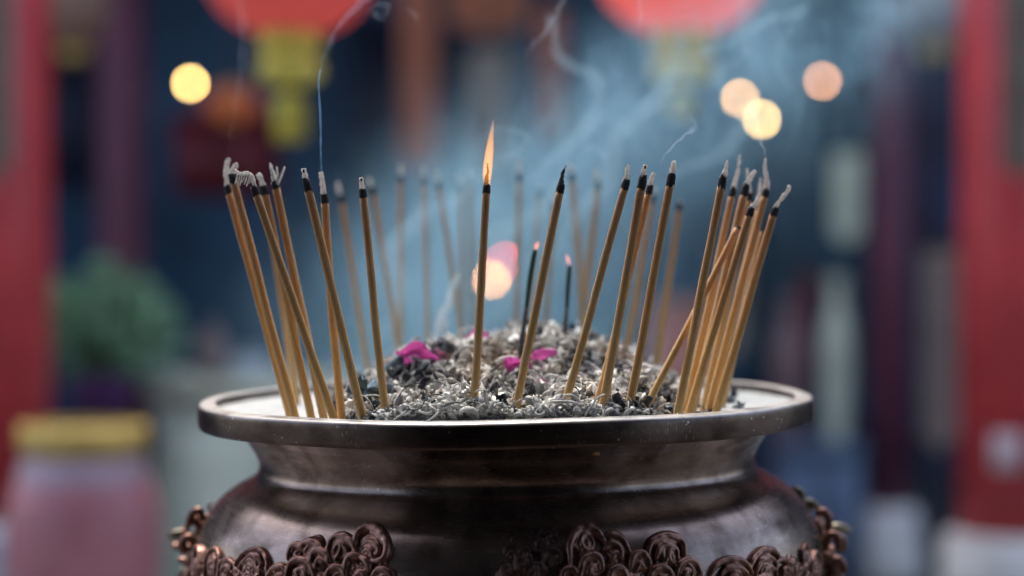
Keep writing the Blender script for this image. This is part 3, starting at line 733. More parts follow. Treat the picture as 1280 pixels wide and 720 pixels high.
for (a, b, c) in (((346, 230), (347, 219), (346, 208)), ((347, 231), (352, 220), (356, 208)), ((342, 226), (340, 216), (337, 207))):
    ek.tube(cr([at(*a, ye), at(*b, ye), at(*c, ye)], 4), [.0006] * 8 + [.0003], 6)
ek.build('ash_sliver', M_ASHTIP, E_)
F_ = fs('leaning incense stick with a chipped hollow ash tip, crossing the one beside it', (385, 236), (453, 523), [(382, 223), (379, 211)], -.010, -.004, w=5.4, group=G_L, band=11)
G_ = fs('incense stick giving off a straight blue smoke thread, crossed by the leaning one', (406, 252), (428, 521), [(404, 236), (402, 222), (401, 215)], 0, .006, group=G_L, bend=.001)
fs('lone incense stick with a neat square ash tip, left of the magenta petals', (454, 245), (482, 523), [(452.5, 232), (451.5, 222)], 0, 0, group=G_C, w=5.0)
I_ = fs('nearly upright incense stick carrying the tall orange flame', (608, 240), (591, 524), [(608, 225), (610, 213), (609, 204)], 0, 0, w=5.0, style='thin', wickc='dark', group=G_C)
fs('incense stick with a thin black hooked tip, just right of the flaming one', (700, 239), (642, 524), [(702, 223), (704, 214), (708, 207)], 0, 0, w=5.2, style='thin', wickc='dark', group=G_C)
fs('leaning incense stick alone between the green sticks and the paired ones', (781, 234), (702, 522), [(784, 215), (785, 205)], 0, 0, w=5.0, style='thin', group=G_C)
fs('taller stick of the close pair right of centre, flat pale tip', (802, 232), (752, 521), [(805, 214), (807, 206)], 0, -.004, w=5.4, band=12, group=G_C)
fs('shorter stick of the close pair right of centre, half hidden', (811, 240), (743, 522), [(814, 225), (817, 216)], .010, .006, w=4.6, group=G_C)
fs('incense stick standing alone just right of the close pair, smoke curling off', (838, 229), (785, 519), [(841, 212), (843, 201)], 0, 0, w=5.4, band=11, group=G_C)
# right bunch
yq = ringY(848, 512)
fs('leftmost incense stick of the right bunch, pointed ash tip', (902, 232), (848, 513), [(907, 213), (909, 200)], -.004, -.004, w=5.2, style='thin2', band=11, group=G_R)
fs('thin slanting incense stick leaning across behind the right bunch', (922, 285), (804, 517), None, .028, .002, w=4.4, band=2, group=G_R)
fs('incense stick in the right bunch with a tall blade of ash, second from its left', (915, 244), (858, 512), [(919, 228), (923, 210), (925, 193)], .022, .024, w=4.8, style='thin2', group=G_R)
fs('incense stick in the right bunch with a split ash tip and a dark hole', (930, 243), (866, 512), [(932, 232), (938, 222), (944, 213)], .012, .016, w=5.4, band=11, group=G_R)
fs('incense stick hidden behind the split tipped one in the right bunch', (936, 250), (880, 510), [(935, 226), (934, 210)], .022, .034, w=4.6, style='thin2', group=G_R)
fs('shortest stick of the right bunch, its thin ash hooked over', (937, 268), (862, 513), [(943, 256), (948, 247), (949, 242)], -.006, .004, w=5.0, style='thin', group=G_R)
fs('dark incense stick in the right bunch under two tall ash blades', (956, 245), (886, 511), [(958, 224), (956, 207), (957, 198)], .014, .018, w=5.0, style='thin2', group=G_R)
fs('incense stick behind the two bladed one, lower and out of focus', (948, 262), (892, 509), [(949, 240), (951, 222)], .024, .036, w=4.8, style='thin2', group=G_R)
fs('rightmost incense stick of all, with a long curved ash tip bent rightwards', (967, 268), (896, 512), [(970, 258), (977, 248), (984, 240), (987, 232)], -.004, .006, w=5.2, style='curl', group=G_R)
fs('pale incense stick low in the right bunch, right of the shortest one', (952, 290), (903, 508), None, .03, .046, w=4.6, band=3, group=G_R)
# back row
BK = [('blurred back stick first from the left, behind the left group', (338, 280), (371, 500), .02, .02, [(336, 268), (335, 258)]),
      ('blurred back stick between the left group and the lone square tipped one', (427, 252), (466, 500), .10, .10, [(424, 240), (422, 228)]),
      ('blurred back stick leaning right, just behind the lone square tipped one', (467, 242), (508, 500), .12, .11, [(464, 232), (461, 222)]),
      ('blurred upright back stick midway between the lone stick and the flame', (501, 228), (500, 500), .15, .13, [(501, 218), (501, 206)]),
      ('blurred pale back stick, second right of the upright midway one', (530, 230), (537, 500), .17, .13, [(530, 220), (530, 207)]),
      ('blurred back stick leaning right, third left of the flaming stick', (549, 236), (590, 500), .15, .12, [(547, 226), (546, 214)]),
      ('blurred back stick second left of the flaming stick, near upright', (576, 240), (580, 500), .17, .14, [(576, 230), (576, 218)]),
      ('blurred back stick just left of the flaming stick', (587, 232), (594, 500), .17, .15, [(587, 222), (588, 210)]),
      ('blurred upright back stick first right of the flaming stick', (649, 226), (644, 500), .13, .12, [(649, 214), (649, 200)]),
      ('faint back stick just right of the first upright one behind the flame', (674, 246), (656, 500), .17, .14, [(674, 238), (675, 228)]),
      ('blurred short back stick behind the hooked black tipped one', (692, 262), (676, 500), .14, .13, [(693, 252), (694, 242)]),
      ('blurred thin back stick crossing the thick one, left of the two', (715, 226), (736, 480), .13, .12, [(714, 216), (713, 206)]),
      ('blurred thick back stick with a wide pale tip, right of the crossing one', (747, 236), (716, 500), .11, .12, [(746, 224), (745, 212)]),
      ('blurred back stick seen between the close pair and the stick right of it', (815, 252), (772, 500), .09, .08, [(817, 243), (818, 232)]),
      ('blurred leaning back stick right of centre with a small dark tip', (849, 262), (815, 500), .08, .08, [(851, 250)])]
for lab, top, base, yt, yb, ash in BK:
    stick(lab, top, base, yt, yb, w=5.0 if 'thick' not in lab else 6.4, ash=ash, band=8, group=G_B, style='blade' if 'small dark' not in lab else 'thin')
# green joss sticks in the heap
def gstick(lab, pts, yy, fl):
    P = [at(x, y, yy) for x, y in pts]; o = thing('joss_stick', lab, 'joss stick', P[0], 'thin green joss sticks in the ash heap')
    path = cr(P, 6); k = int(len(path) * .52)
    MB().tube(path[:k + 1], [lerp(.0021, .0013, i / k) for i in range(k + 1)], 10).build('burnt_stem', M_GREY, o)
    MB().tube(path[k:], [.0013 + .0004 * math.sin(math.pi * i / (len(path) - k)) for i in range(len(path) - k)], 10).build('green_stem', M_GREEN, o)
    return o
gstick('taller thin green joss stick with a tiny glowing tip, dark at its foot', [(642, 476), (650, 438), (657, 392), (663, 345), (669, 312)], -.07, None)
gstick('shorter thin green joss stick with a tiny glowing tip, right of the taller one', [(703, 462), (705, 430), (708, 392), (710, 360), (712, 332)], -.03, None)
def flame(lab, cl, wd, Y, c, st, inner=None):
    path = cr([at(x, y, Y) for x, y in cl], 6); s1 = (1.2 + Y) / FPX; m = len(path)
    W = []
    for i in range(m):
        t = i / (m - 1) * (len(wd) - 1); j = min(int(t), len(wd) - 2); W.append(max(.15, lerp(wd[j], wd[j + 1], t - j)) * s1)
    mt = bpy.data.materials.new('flame'); mt.use_nodes = True; t_ = NT(mt); t_.n.remove(t_.p)
    e = t_.add('ShaderNodeEmission'); e.inputs[0].default_value = (*c, 1); e.inputs[1].default_value = st
    t_.ln(e.outputs[0], t_.out.inputs['Volume'])
    o = MB().tube(path, W, 16).build('flame', mt, origin=path[0])
    tag(o, lab, 'flame', 'flames on the incense')
yf = ringY(591, 524)
flame('tall orange flame rising from the upright central stick', [(609, 237), (609, 220), (610, 205), (612, 188), (614, 170), (617, 148)], [2.5, 6.0, 6.3, 5.4, 3.4, .3], yf, (1.0, .37, .035), 80)
flame('tiny orange flame on the taller green joss stick', [(669, 313), (671, 307), (674, 301)], [1, 3.2, .4], -.07, (1, .25, .12), 150)
flame('tiny pink orange flame on the shorter green joss stick', [(712, 332), (710, 325), (707, 316)], [1, 3.0, .4], -.03, (1, .25, .15), 130)

# ------------------------------------------------------------------ smoke
def wisp(lab, pts, rads, Y, dens, c=(.72, .86, 1.0), dy=None):
    P = [at(x, y, Y + (dy[i] if dy else 0)) for i, (x, y) in enumerate(pts)]; path = cr(P, 14); m = len(path); s1 = (1.2 + Y) / FPX
    sd_ = pts[0][0] * .37
    path = [p + V((noise.noise(V((sd_, i * .11, 0))), noise.noise(V((sd_, i * .11, 7))), noise.noise(V((sd_, i * .13, 3))))) * (((.0015 if 'upper' in lab else .0005) if 'straight' in lab else .0035) * min(1, i / m * 1.3)) for i, p in enumerate(path)]
    W = []
    for i in range(m):
        t = i / (m - 1) * (len(rads) - 1); j = min(int(t), len(rads) - 2); W.append(max(.2, lerp(rads[j], rads[j + 1], t - j)) * s1 * (1 + .45 * noise.noise(V((sd_, i * .16, 11)))))
    mb = MB().tube(path, W, 12, flat=.5 if len(pts) > 3 else 1)
    o = mb.build('smoke_wisp', vol_scatter('wisp', c, dens, .2), origin=path[0])
    tag(o, lab, 'smoke', kind='stuff')
yg = ringY(428, 521) + .006
wisp('straight blue smoke thread rising from a left incense stick', [(402, 214), (401, 190), (401, 160), (399, 125), (399, 96), (402, 84)], [2.2, 2.6, 3, 3.4, 3.4, 1.5], yg, 80, (.30, .60, 1.0))
wisp('faint upper end of the straight blue smoke thread curling right', [(400, 92), (403, 76), (414, 50), (430, 24), (452, 2), (470, -10)], [2, 5, 7, 9, 12, 14], yg, 9, (.4, .68, 1.0))
wisp('curled knot of smoke at the top left of centre', [(458, 22), (464, 10), (476, 4), (486, 10), (482, 22), (472, 24), (469, 15), (478, 11)], [1, 3, 4, 2.5, 4, 1.5], .02, 26)
wisp('short bright smoke curl near the top edge', [(508, 8), (514, 15), (520, 18), (519, 28)], [1, 2, 2, 1], .02, 70)
wisp('faint smoke thread above the outermost left stick', [(287, 196), (288, 170), (293, 130), (303, 90), (305, 40), (300, -10)], [1.5, 5, 9, 12, 15, 18], ringY(361, 513), 2)
wisp('smoke curl drifting right off the stick beside the close pair', [(826, 206), (832, 192), (843, 180), (857, 170), (868, 160), (862, 150)], [1, 2.5, 3, 3.5, 4, 2], ringY(785, 519) + .02, 60)
wisp('smoke thread above the right bunch', [(957, 198), (955, 186), (951, 172), (944, 150), (938, 120)], [2, 3, 4, 5, 2], yq + .02, 60)
wisp('upright pale smoke column standing over the heap', [(540, 470), (545, 440), (552, 405), (560, 375), (572, 340)], [14, 18, 17, 11, 3], .05, 75, (.82, .95, 1.0))
wisp('vertical smoke streak in front of the right lantern', [(797, -8), (801, 12), (800, 30), (798, 48)], [3, 5, 4, 1], .02, 34)
wisp('hooked smoke scrap below the right lantern', [(929, 46), (931, 55), (932, 66), (927, 58)], [1, 2, 2, 1], .02, 60)
wisp('twisting smoke edge rising left of the right lantern', [(655, 75), (662, 62), (674, 48), (690, 30), (700, 6), (706, -10)], [1.5, 3, 4, 5, 6, 7], .04, 26)

FOLDS = [([(690, 330), (720, 270), (760, 225), (770, 170), (815, 130), (850, 80)], [8, 18, 26, 20, 26, 12], .08, 9), ([(640, 240), (690, 200), (740, 150), (745, 100), (700, 70), (690, 20)], [6, 16, 22, 20, 16, 12], .10, 9),
 ([(800, 260), (850, 215), (905, 190), (935, 140), (900, 100), (940, 60)], [6, 16, 22, 18, 14, 8], .07, 7), ([(470, 430), (500, 370), (490, 310), (530, 270), (590, 230), (640, 190)], [10, 24, 26, 20, 16, 6], .09, 9),
 ([(590, 420), (640, 360), (620, 300), (680, 260), (700, 215)], [8, 22, 26, 18, 6], .08, 8), ([(840, 70), (900, 60), (950, 30), (1010, 10)], [4, 12, 16, 14], .05, 9), ([(600, 175), (625, 160), (660, 172), (640, 195), (612, 190)], [4, 7, 8, 6, 3], .05, 18),
 ([(720, 200), (735, 185), (755, 190), (758, 210)], [3, 6, 6, 3], .05, 26), ([(980, 200), (1000, 130), (970, 80), (1000, 20)], [4, 12, 14, 8], .06, 5)]
for i_, (p_, r_, y_, d_) in enumerate(FOLDS):
    wisp(('broad pale fold of smoke rising to the right above the heap', 'pale fold of smoke bending up left of the right lantern', 'pale fold of smoke behind the right bunch of sticks', 'wide veil of smoke behind the lone left stick',
          'veil of smoke behind the green joss sticks', 'faint smoke drifting out at the top right of the right lantern', 'small rolled smoke curl just right of the tall flame', 'tight smoke curl above the hooked black tipped stick', 'thin veil of smoke under the rightmost lamp')[i_], p_, [q * 1.1 for q in r_], y_, d_ * .75, (.55, .82, .97))
def smoke_cloud():
    mb = MB(); lo = V((-.27, .0, ZR + .004)); hi = V((.36, .36, ZR + .36))
    c = (lo + hi) / 2; d = hi - lo
    m = bpy.data.materials.new('smoke'); m.use_nodes = True; t = NT(m); t.n.remove(t.p)
    pos = t.add('ShaderNodeTexCoord').outputs['Object']
    sx = t.add('ShaderNodeSeparateXYZ'); t.ln(pos, sx.inputs[0])
    X, Y, Z = sx.outputs
    # plume axis bends to the right as it climbs
    zz = t.math('ADD', Z, d.z / 2)                            # 0 at the ash
    axx = t.math('ADD', t.math('MULTIPLY', t.math('MULTIPLY', zz, zz), 3.5), -.055 - c.x + .02)
    wid = t.math('ADD', t.math('MULTIPLY', zz, .02), .10)
    gx = t.math('DIVIDE', t.math('SUBTRACT', X, axx), wid)
    gx = t.math('EXPONENT', t.math('MULTIPLY', t.math('MULTIPLY', gx, gx), -1.0))
    gy = t.math('DIVIDE', Y, .105); gy = t.math('EXPONENT', t.math('MULTIPLY', t.math('MULTIPLY', gy, gy), -1.0))
    env = t.math('MULTIPLY', gx, gy)
    mp = t.add('ShaderNodeMapping'); mp.inputs['Scale'].default_value = (1, 1, .55); mp.inputs['Rotation'].default_value = (0, R(-20), 0); t.ln(pos, mp.inputs['Vector'])
    m.cycles.volume_step_rate = .16
    n1 = t.noise(mp.outputs[0], 30, 4, .6, 1.2)
    rd = t.math('SUBTRACT', 1.0, t.math('MULTIPLY', t.math('ABSOLUTE', t.math('SUBTRACT', n1, .52)), 11.0), cl=True)
    rd = t.math('MULTIPLY', rd, t.math('MULTIPLY', rd, 1.15))
    n2 = t.noise(mp.outputs[0], 8, 1, .5, .5)
    a = t.math('MULTIPLY', t.math('SUBTRACT', n1, .50, cl=True), 6.5)
    a = t.math('MULTIPLY', a, a)
    b = t.math('MULTIPLY', t.math('SUBTRACT', n2, .34, cl=True), 2.2)
    lowz = t.math('MULTIPLY', t.math('SUBTRACT', .20, zz, cl=True), 5.0)
    a = t.math('ADD', t.math('MULTIPLY', a, .8), t.math('MULTIPLY', rd, 1.0))
    dn = t.math('ADD', t.math('MULTIPLY', a, b), t.math('MULTIPLY', lowz, t.math('MULTIPLY', b, 1.0)))
    dn = t.math('MULTIPLY', t.math('MULTIPLY', dn, env), 15.0)
    # fade to nothing before the box faces
    fx = t.math('MULTIPLY', t.math('SUBTRACT', d.x / 2, t.math('ABSOLUTE', X), cl=True), 14, cl=True)
    fz = t.math('MULTIPLY', t.math('SUBTRACT', d.z / 2, Z, cl=True), 12, cl=True)
    fy = t.math('MULTIPLY', t.math('SUBTRACT', d.y / 2, t.math('ABSOLUTE', Y), cl=True), 20, cl=True)
    dn = t.math('MULTIPLY', dn, t.math('MULTIPLY', fx, t.math('MULTIPLY', fy, fz)))
    v = t.add('ShaderNodeVolumePrincipled'); v.inputs['Color'].default_value = (.38, .70, .92, 1); v.inputs['Anisotropy'].default_value = .25
    t.ln(dn, v.inputs['Density']); t.ln(v.outputs[0], t.out.inputs['Volume'])
    mb.box(c, d); o = mb.build('smoke_cloud', m, origin=c, sm=False)
    tag(o, 'blue white drifting smoke rising behind the front sticks', 'smoke', kind='stuff')
smoke_cloud()

# ------------------------------------------------------------------ place
def simple(name, c, rough=.6, sc=6, var=.25, **kw):
    return noisy(name, [(.3, tuple(x * (1 - var) for x in c)), (.7, tuple(min(1, x * (1 + var)) for x in c))], sc, rough, .2, .01, 4, **kw)
M_GROUND = simple('paving', (.075, .08, .085), .7, 3)
M_RED = simple('red_lacquer', (.66, .06, .06), .38, 3)
M_MAROON = simple('maroon_lacquer', (.14, .03, .055), .5, 3)
M_STONE = simple('stone', (.78, .72, .62), .8, 10)
M_WALL = simple('blue_wall', (.034, .09, .16), .7, 1.2, .5)
M_WOOD = simple('dark_wood', (.03, .022, .02), .7, 4)
M_GOLD = simple('gold_paint', (.62, .42, .10), .45, 20, metal=0.2)
M_YEL = simple('yellow_silk', (.90, .76, .13), .6, 20, .1)
M_BROWN = simple('brown_cloth', (.55, .20, .10), .8, 8)
M_OLIVE = simple('olive_cloth', (.32, .26, .19), .8, 8)
M_TAN = simple('tan', (.40, .29, .22), .7, 8)
M_GREYG = simple('grey_green_stone', (.76, .80, .58), .8, 5)
M_DRED = simple('dark_red', (.17, .018, .025), .5, 5)
M_NAVY = simple('navy', (.02, .022, .05), .6, 5)

g = MB(); n = 40
for i in range(n + 1):
    for j in range(n + 1):
        g.v.append(V(((i / n - .5) * 160, (j / n - .5) * 160, 0)))
for i in range(n):
    for j in range(n): a = i * (n + 1) + j; g.f.append((a, a + n + 1, a + n + 2, a + 1))
tag(g.build('ground', M_GROUND), 'grey stone paving of the temple court', 'ground', kind='structure')
# pedestal under the burner
ped = MB().lathe([(0, ZR - .345), (.24, ZR - .345), (.25, ZR - .36), (.25, ZR - .40), (.22, ZR - .43), (.22, .16), (.27, .12), (.28, .004), (0, .004)], 48, (-.004, 0, 0))
tag(ped.build('stone_pedestal', M_STONE, origin=(-.004, 0, 0)), 'round grey stone pedestal carrying the incense burner', 'pedestal')

# hall behind: wall, roof, beams
hall = thing('temple_hall', 'dark blue temple hall front far behind the smoke', 'building', (0, 8.8, 0))
def part(name, mb, m_, par): return mb.build(name, m_, par)
part('back_wall', MB().box((0, 8.9, 2.0), (16, .2, 4.0)), M_WALL, hall)
part('roof', MB().box((0, 7.1, 4.15), (17, 4.8, .25)), M_WOOD, hall)
part('eave_beam', MB().box((0, 5.6, 3.75), (16, .2, .35)), M_DRED, hall)
for x in (-7.8, 7.8): part('side_wall', MB().box((x, 7.3, 2.0), (.2, 2.9, 4.0)), M_WALL, hall)
def panel(px0, px1, py0, py1, d, m_, name='door_panel', par=hall, th=.05):
    a = atd(px0, py0, d); b = atd(px1, py1, d)
    mb = MB().box(((a.x + b.x) / 2, a.y, (a.z + b.z) / 2), (abs(b.x - a.x), th, abs(b.z - a.z)))
    return mb.build(name, m_, par)
panel(62, 112, 60, 235, 9.8, M_NAVY); panel(440, 490, 20, 260, 9.8, M_NAVY); panel(550, 585, 40, 260, 9.8, M_NAVY)
panel(1010, 1075, 520, 640, 9.8, M_NAVY); panel(1140, 1200, 540, 680, 9.8, M_NAVY); panel(960, 1080, 100, 480, 9.85, simple('teal_panel', (.04, .085, .12), .7, 4))
# unseen shelter added behind the camera: blocks sky so the bronze mirrors dark
sh = thing('added_light_block', 'added dark timber shelter out of view, blocking light from behind the camera', 'building', (0, -3, 0))
part('roof', MB().box((0, -3.05, 2.65), (4.4, 5.2, .2)), M_WOOD, sh)
part('floor', MB().box((0, -2.95, .03), (4.4, 5.4, .06)), M_WOOD, sh)
for x in (-2.15, 2.15): part('side_wall', MB().box((x, -3.65, 1.31), (.1, 3.5, 2.46)), M_WOOD, sh)
part('back_wall', MB().box((0, -5.5, 1.32), (4.4, .15, 2.5)), M_WOOD, sh)
for x in (-2.05, 2.05): part('post', MB().lathe([(0, .06), (.1, .06), (.1, 2.55), (0, 2.55)], 24, (x, -.8, 0)), M_WOOD, sh)

def pillar(px0, px1, pybase, d, m_, lab, plx=None, ht=3.9):
    x0 = atd(px0, 300, d); x1 = atd(px1, 300, d); r = abs(x1.x - x0.x) / 2; cx = (x0.x + x1.x) / 2; zb = atd(640, pybase, d).z
    o = thing('pillar', lab, 'pillar', (cx, x0.y, 0), 'painted pillars around the court')
    MB().lathe([(0, zb), (r, zb), (r, 1.2), (r * .97, ht), (0, ht)], 48, (cx, x0.y, 0)).build('shaft', m_, o)
    rp = r * 1.5 if plx is None else plx
    MB().lathe([(0, .0), (rp * 1.1, .0), (rp * 1.12, zb * .3), (rp, zb * .75), (rp * .97, zb * .97), (r * 1.02, zb + .002)], 48, (cx, x0.y, 0)).build('stone_base', M_STONE, o)
    return o
pillar(-80, 62, 640, 4.6, M_RED, 'red pillar at the left edge of the picture', .13)
pillar(1200, 1330, 664, 4.6, M_RED, 'bright red pillar at the right edge of the picture', .175)
pillar(1088, 1136, 632, 6.5, M_MAROON, 'slim maroon pillar left of the bright red one', .105)
pillar(122, 182, 600, 7.2, M_MAROON, 'dim maroon pillar behind the green shrub', .12)
# beam carrying the lanterns
bm = MB().box((0, 1.8, 2.35), (3.6, .09, .12)); tag(bm.build('lantern_beam', M_DRED, origin=(0, 1.8, 2.35)), 'dark red beam the two red lanterns hang from', 'beam')
for x in (-1.75, 1.75):
    tag(MB().lathe([(0, 0), (.05, 0), (.05, 2.42), (0, 2.42)], 20, (x, 1.8, 0)).build('beam_post', M_WOOD, origin=(x, 1.8, 0)), 'dark brown post at the %s end of the lantern beam' % ('left' if x < 0 else 'right'), 'post')
def fabric_lantern(px_, pyc, d, rx_px, rz_px, lab, glow=.25, tone=(.60, .18, .19), tint=None, yell=(0, 0), tassel=True):
    c = atd(px_, pyc, d); s1 = d / FPX; rx, rz = rx_px * s1, rz_px * s1
    o = thing('red_lantern' if tint is None else 'paper_lantern', lab, 'lantern', tuple(c), 'lanterns hanging over the court')
    m_ = mat('lantern_cloth', tone, .6); t = NT(m_); tr = t.add('ShaderNodeBsdfTranslucent'); tr.inputs[0].default_value = (*[min(1, q * 1.3) for q in tone], 1)
    mx = t.add('ShaderNodeMixShader'); mx.inputs[0].default_value = .45; t.ln(t.p.outputs[0], mx.inputs[1]); t.ln(tr.outputs[0], mx.inputs[2]); t.ln(mx.outputs[0], t.out.inputs['Surface'])
    mb = MB(); k = 64; b = 0; pr = [(math.sin(math.pi * i / 24), math.cos(math.pi * i / 24)) for i in range(2, 23)]
    for r_, z_ in pr:
        for q in range(k):
            a = 2 * math.pi * q / k; f_ = 1 + .02 * math.cos(16 * a)
            mb.v.append(c + V((rx * r_ ** .9 * f_ * math.cos(a), rx * r_ ** .9 * f_ * math.sin(a), rz * z_)))
    for i in range(len(pr) - 1):
        for q in range(k):
            q2 = (q + 1) % k; mb.f.append((i * k + q, (i + 1) * k + q, (i + 1) * k + q2, i * k + q2))
    mb.build('shade', m_, o)
    if glow: MB().ball(c, rx * .22, 16, 10).build('bulb', emis('bulb', (1, .55, .3), glow), o)
    for sgn in (-1, 1):
        z = c.z + sgn * rz * .96
        MB().lathe([(0, z - .012 * sgn), (rx * .38, z - .012 * sgn), (rx * .38, z + sgn * rz * .22), (rx * .30, z + sgn * rz * .32), (0, z + sgn * rz * .32)], 32, (c.x, c.y, 0)).build('collar', M_YEL if tassel else M_GOLD, o)
    zt = c.z - rz * 1.25
    if tassel:
        r2 = random.Random(int(px_)); ts = MB(); L0, L1, w0, w1 = tassel
        # gold ball fringe then tassel
        ts.ball((c.x, c.y, zt - L0 * .35 * s1), w0 * s1 * .5, 20, 12, .1, (1, 1, 1.05 * L0 / w0 * .7))
        ts.build('knot', M_YEL, o)
        fr = MB()
        for q in range(90):
            a = r2.uniform(0, 6.28); rr = math.sqrt(r2.random()) * w1 * s1 * .42
            x, y = c.x + rr * math.cos(a), c.y + rr * math.sin(a)
            fr.tube([(c.x + (x - c.x) * .3, c.y + (y - c.y) * .3, zt - L0 * .8 * s1), (x, y, zt - L0 * s1), (x, y, zt - (L0 + L1 * r2.uniform(.92, 1)) * s1)], .0022, 5)
        fr.build('tassel', M_YEL, o)
    MB().tube([(c.x, c.y, c.z + rz * 1.2), (c.x, c.y, 2.30 if d < 3.5 else 3.6)], .004, 8).build('cord', M_DRED, o)
    return o
fabric_lantern(362, -36, 3.0, 104, 82, 'round red lantern with a yellow tassel, left of the two', 2.5, tassel=(60, 50, 84, 46))
fabric_lantern(852, -38, 3.0, 104, 82, 'round red lantern with a yellow tassel, right of the two', 7, tassel=(62, 20, 80, 40))
fabric_lantern(92, 10, 6.0, 46, 52, 'small tan paper lantern beside the left pillar', 0, (.42, .28, .2), 1, tassel=None)
fabric_lantern(1168, 14, 6.0, 56, 46, 'small grey tan paper lantern beside the right pillar', 0, (.42, .38, .36), 1, tassel=None)
fabric_lantern(290, 130, 6.5, 36, 20, 'small flat orange lantern left of centre', 3.0, (.45, .2, .1), 1, tassel=None)

def bulb(px_, py_, d, r, c, st, lab):
    p = atd(px_, py_, d); o = thing('hanging_lamp', lab, 'lamp', tuple(p), 'small warm lamps in the background')
    MB().ball(p, r, 20, 12).build('bulb', emis('lamp_glass', c, st), o)
    MB().lathe([(0, p.z + r * .8), (r * .5, p.z + r * .8), (r * .45, p.z + r * 2.2), (0, p.z + r * 2.2)], 12, (p.x, p.y, 0)).build('socket', M_WOOD, o)
    if py_ < 300: MB().tube([(p.x, p.y, p.z + r * 2), (p.x, p.y, 3.6)], .004, 6).build('cord', M_WOOD, o)
    else:
        MB().lathe([(0, 0), (.07, 0), (.012, .03), (.012, p.z - r * .9), (0, p.z - r * .9)], 12, (p.x, p.y, 0)).build('stand', M_WOOD, o)
bulb(238, 104, 7.6, 0.013, (1, .62, .20), 20.9, 'bright yellow round lamp at the upper left')
bulb(925, 123, 7.6, 0.013, (1, .56, .22), 16.9, 'orange round lamp, left one of the three at upper right')
bulb(952, 149, 7.6, 0.013, (1, .64, .24), 20.9, 'bright yellow lamp, lowest of the three at upper right')
bulb(1028, 101, 7.6, 0.013, (1, .48, .24), 10.9, 'dull orange lamp, rightmost of the three at upper right')
bulb(614, 350, 7.6, 0.013, (1, .42, .13), 57, 'orange lamp low behind the flaming stick')
bulb(631, 326, 8.0, 0.013, (1, .15, .14), 26, 'dim red lamp overlapping the orange one behind the flaming stick')

def hung(px0, px1, py0, py1, d, m_, lab, cat='banner', name='hanging_banner', group='cloth banners hanging in the hall', cord=True):
    a = atd(px0, py0, d); b = atd(px1, py1, d); cx = (a.x + b.x) / 2; wd = abs(b.x - a.x)
    o = thing(name, lab, cat, (cx, a.y, a.z), group); mb = MB(); k = 16
    for s_ in (0, 1):
        for i in range(k + 1):
            for j in range(9):
                u = j / 8 - .5; mb.v.append(V((cx + u * wd, a.y + .02 * math.sin(u * 14) + s_ * .012, lerp(a.z, b.z - (.06 * (1 - abs(u) * 2) if i == k else 0), i / k))))
    q = (k + 1) * 9
    for i in range(k):
        for j in range(8):
            e = i * 9 + j; mb.f.append((e, e + 9, e + 10, e + 1)); mb.f.append((e + q, e + 1 + q, e + 10 + q, e + 9 + q))
    for i in range(k): mb.f.append((i * 9, i * 9 + q, i * 9 + 9 + q, i * 9 + 9)); mb.f.append((i * 9 + 8, i * 9 + 17, i * 9 + 17 + q, i * 9 + 8 + q))
    mb.build('cloth', m_, o)
    MB().tube([(cx - wd * .55, a.y, a.z + .01), (cx + wd * .55, a.y, a.z + .01)], .015, 10).build('rod', M_WOOD, o)
    MB().tube([(cx, a.y, a.z + .02), (cx, a.y, 4.0)], .006, 6).build('cord', M_WOOD, o)
hung(500, 546, -30, 200, 7.8, M_BROWN, 'rust brown banner hanging behind the flaming stick, left of three')
hung(586, 640, 60, 205, 7.9, M_OLIVE, 'olive banner hanging high behind the flame, middle of three')
hung(672, 705, 10, 160, 7.8, M_BROWN, 'narrow brown banner right of the flame, right of three')
hung(1040, 1078, 190, 290, 8.2, M_GREYG, 'short grey green banner left of the slim maroon pillar')
hung(1152, 1196, 310, 545, 6.8, M_TAN, 'long tan scroll hanging between the two right pillars')
hung(1252, 1300, -40, 195, 4.3, M_OLIVE, 'olive tan banner at the top right in front of the red pillar')
hung(-30, 14, -40, 200, 4.3, M_OLIVE, 'olive tan banner at the top left corner in front of the red pillar')
hung(560, 660, -30, 30, 8.4, M_BROWN, 'wide brown valance across the top of the hall')
hung(996, 1022, 340, 470, 8.6, M_DRED, 'narrow dark red banner between the burner and the slim maroon pillar')
hung(900, 935, 330, 430, 8.6, M_OLIVE, 'short olive banner low behind the right bunch of sticks')
hung(1150, 1166, -40, 300, 8.8, M_MAROON, 'thin maroon banner beside the bright red pillar')
hung(330, 352, -30, 100, 8.6, M_BROWN, 'thin brown banner behind the left red lantern')
# cabinet, tables, jars
def box_thing(name, lab, cat, px0, px1, py0, d, m_, depth=.5, zb=0.0, top=None, group=None):
    a = atd(px0, py0, d); b = atd(px1, py0, d); cx = (a.x + b.x) / 2; wd = b.x - a.x
    o = thing(name, lab, cat, (cx, a.y, zb), group)
    MB().box((cx, a.y + depth / 2, (a.z - .05 + zb) / 2), (wd * .94, depth * .94, a.z - .05 - zb)).build('body', m_, o)
    MB().box((cx, a.y + depth / 2, a.z - .024), (wd, depth, .046)).build('top', top or m_, o)
    for s_ in (-1, 1): MB().box((cx + s_ * wd * .24, a.y + depth * .03 - .012, (a.z - .05 + zb) / 2), (wd * .40, .02, (a.z - zb) * .75)).build('door', m_, o)
    return o
box_thing('altar_cabinet', 'dark red wall cabinet under the small orange lantern', 'cabinet', 212, 342, 140, 8.3, M_DRED, .4, zb=atd(0, 245, 8.3).z)
box_thing('stone_altar', 'pale grey green stone altar block left of the burner', 'altar', 180, 480, 478, 5.0, M_GREYG, .55)
box_thing('offering_table', 'low table under an orange cloth right of the burner', 'table', 815, 900, 378, 6.6, simple('orange_cloth', (.60, .19, .11), .8), .5)
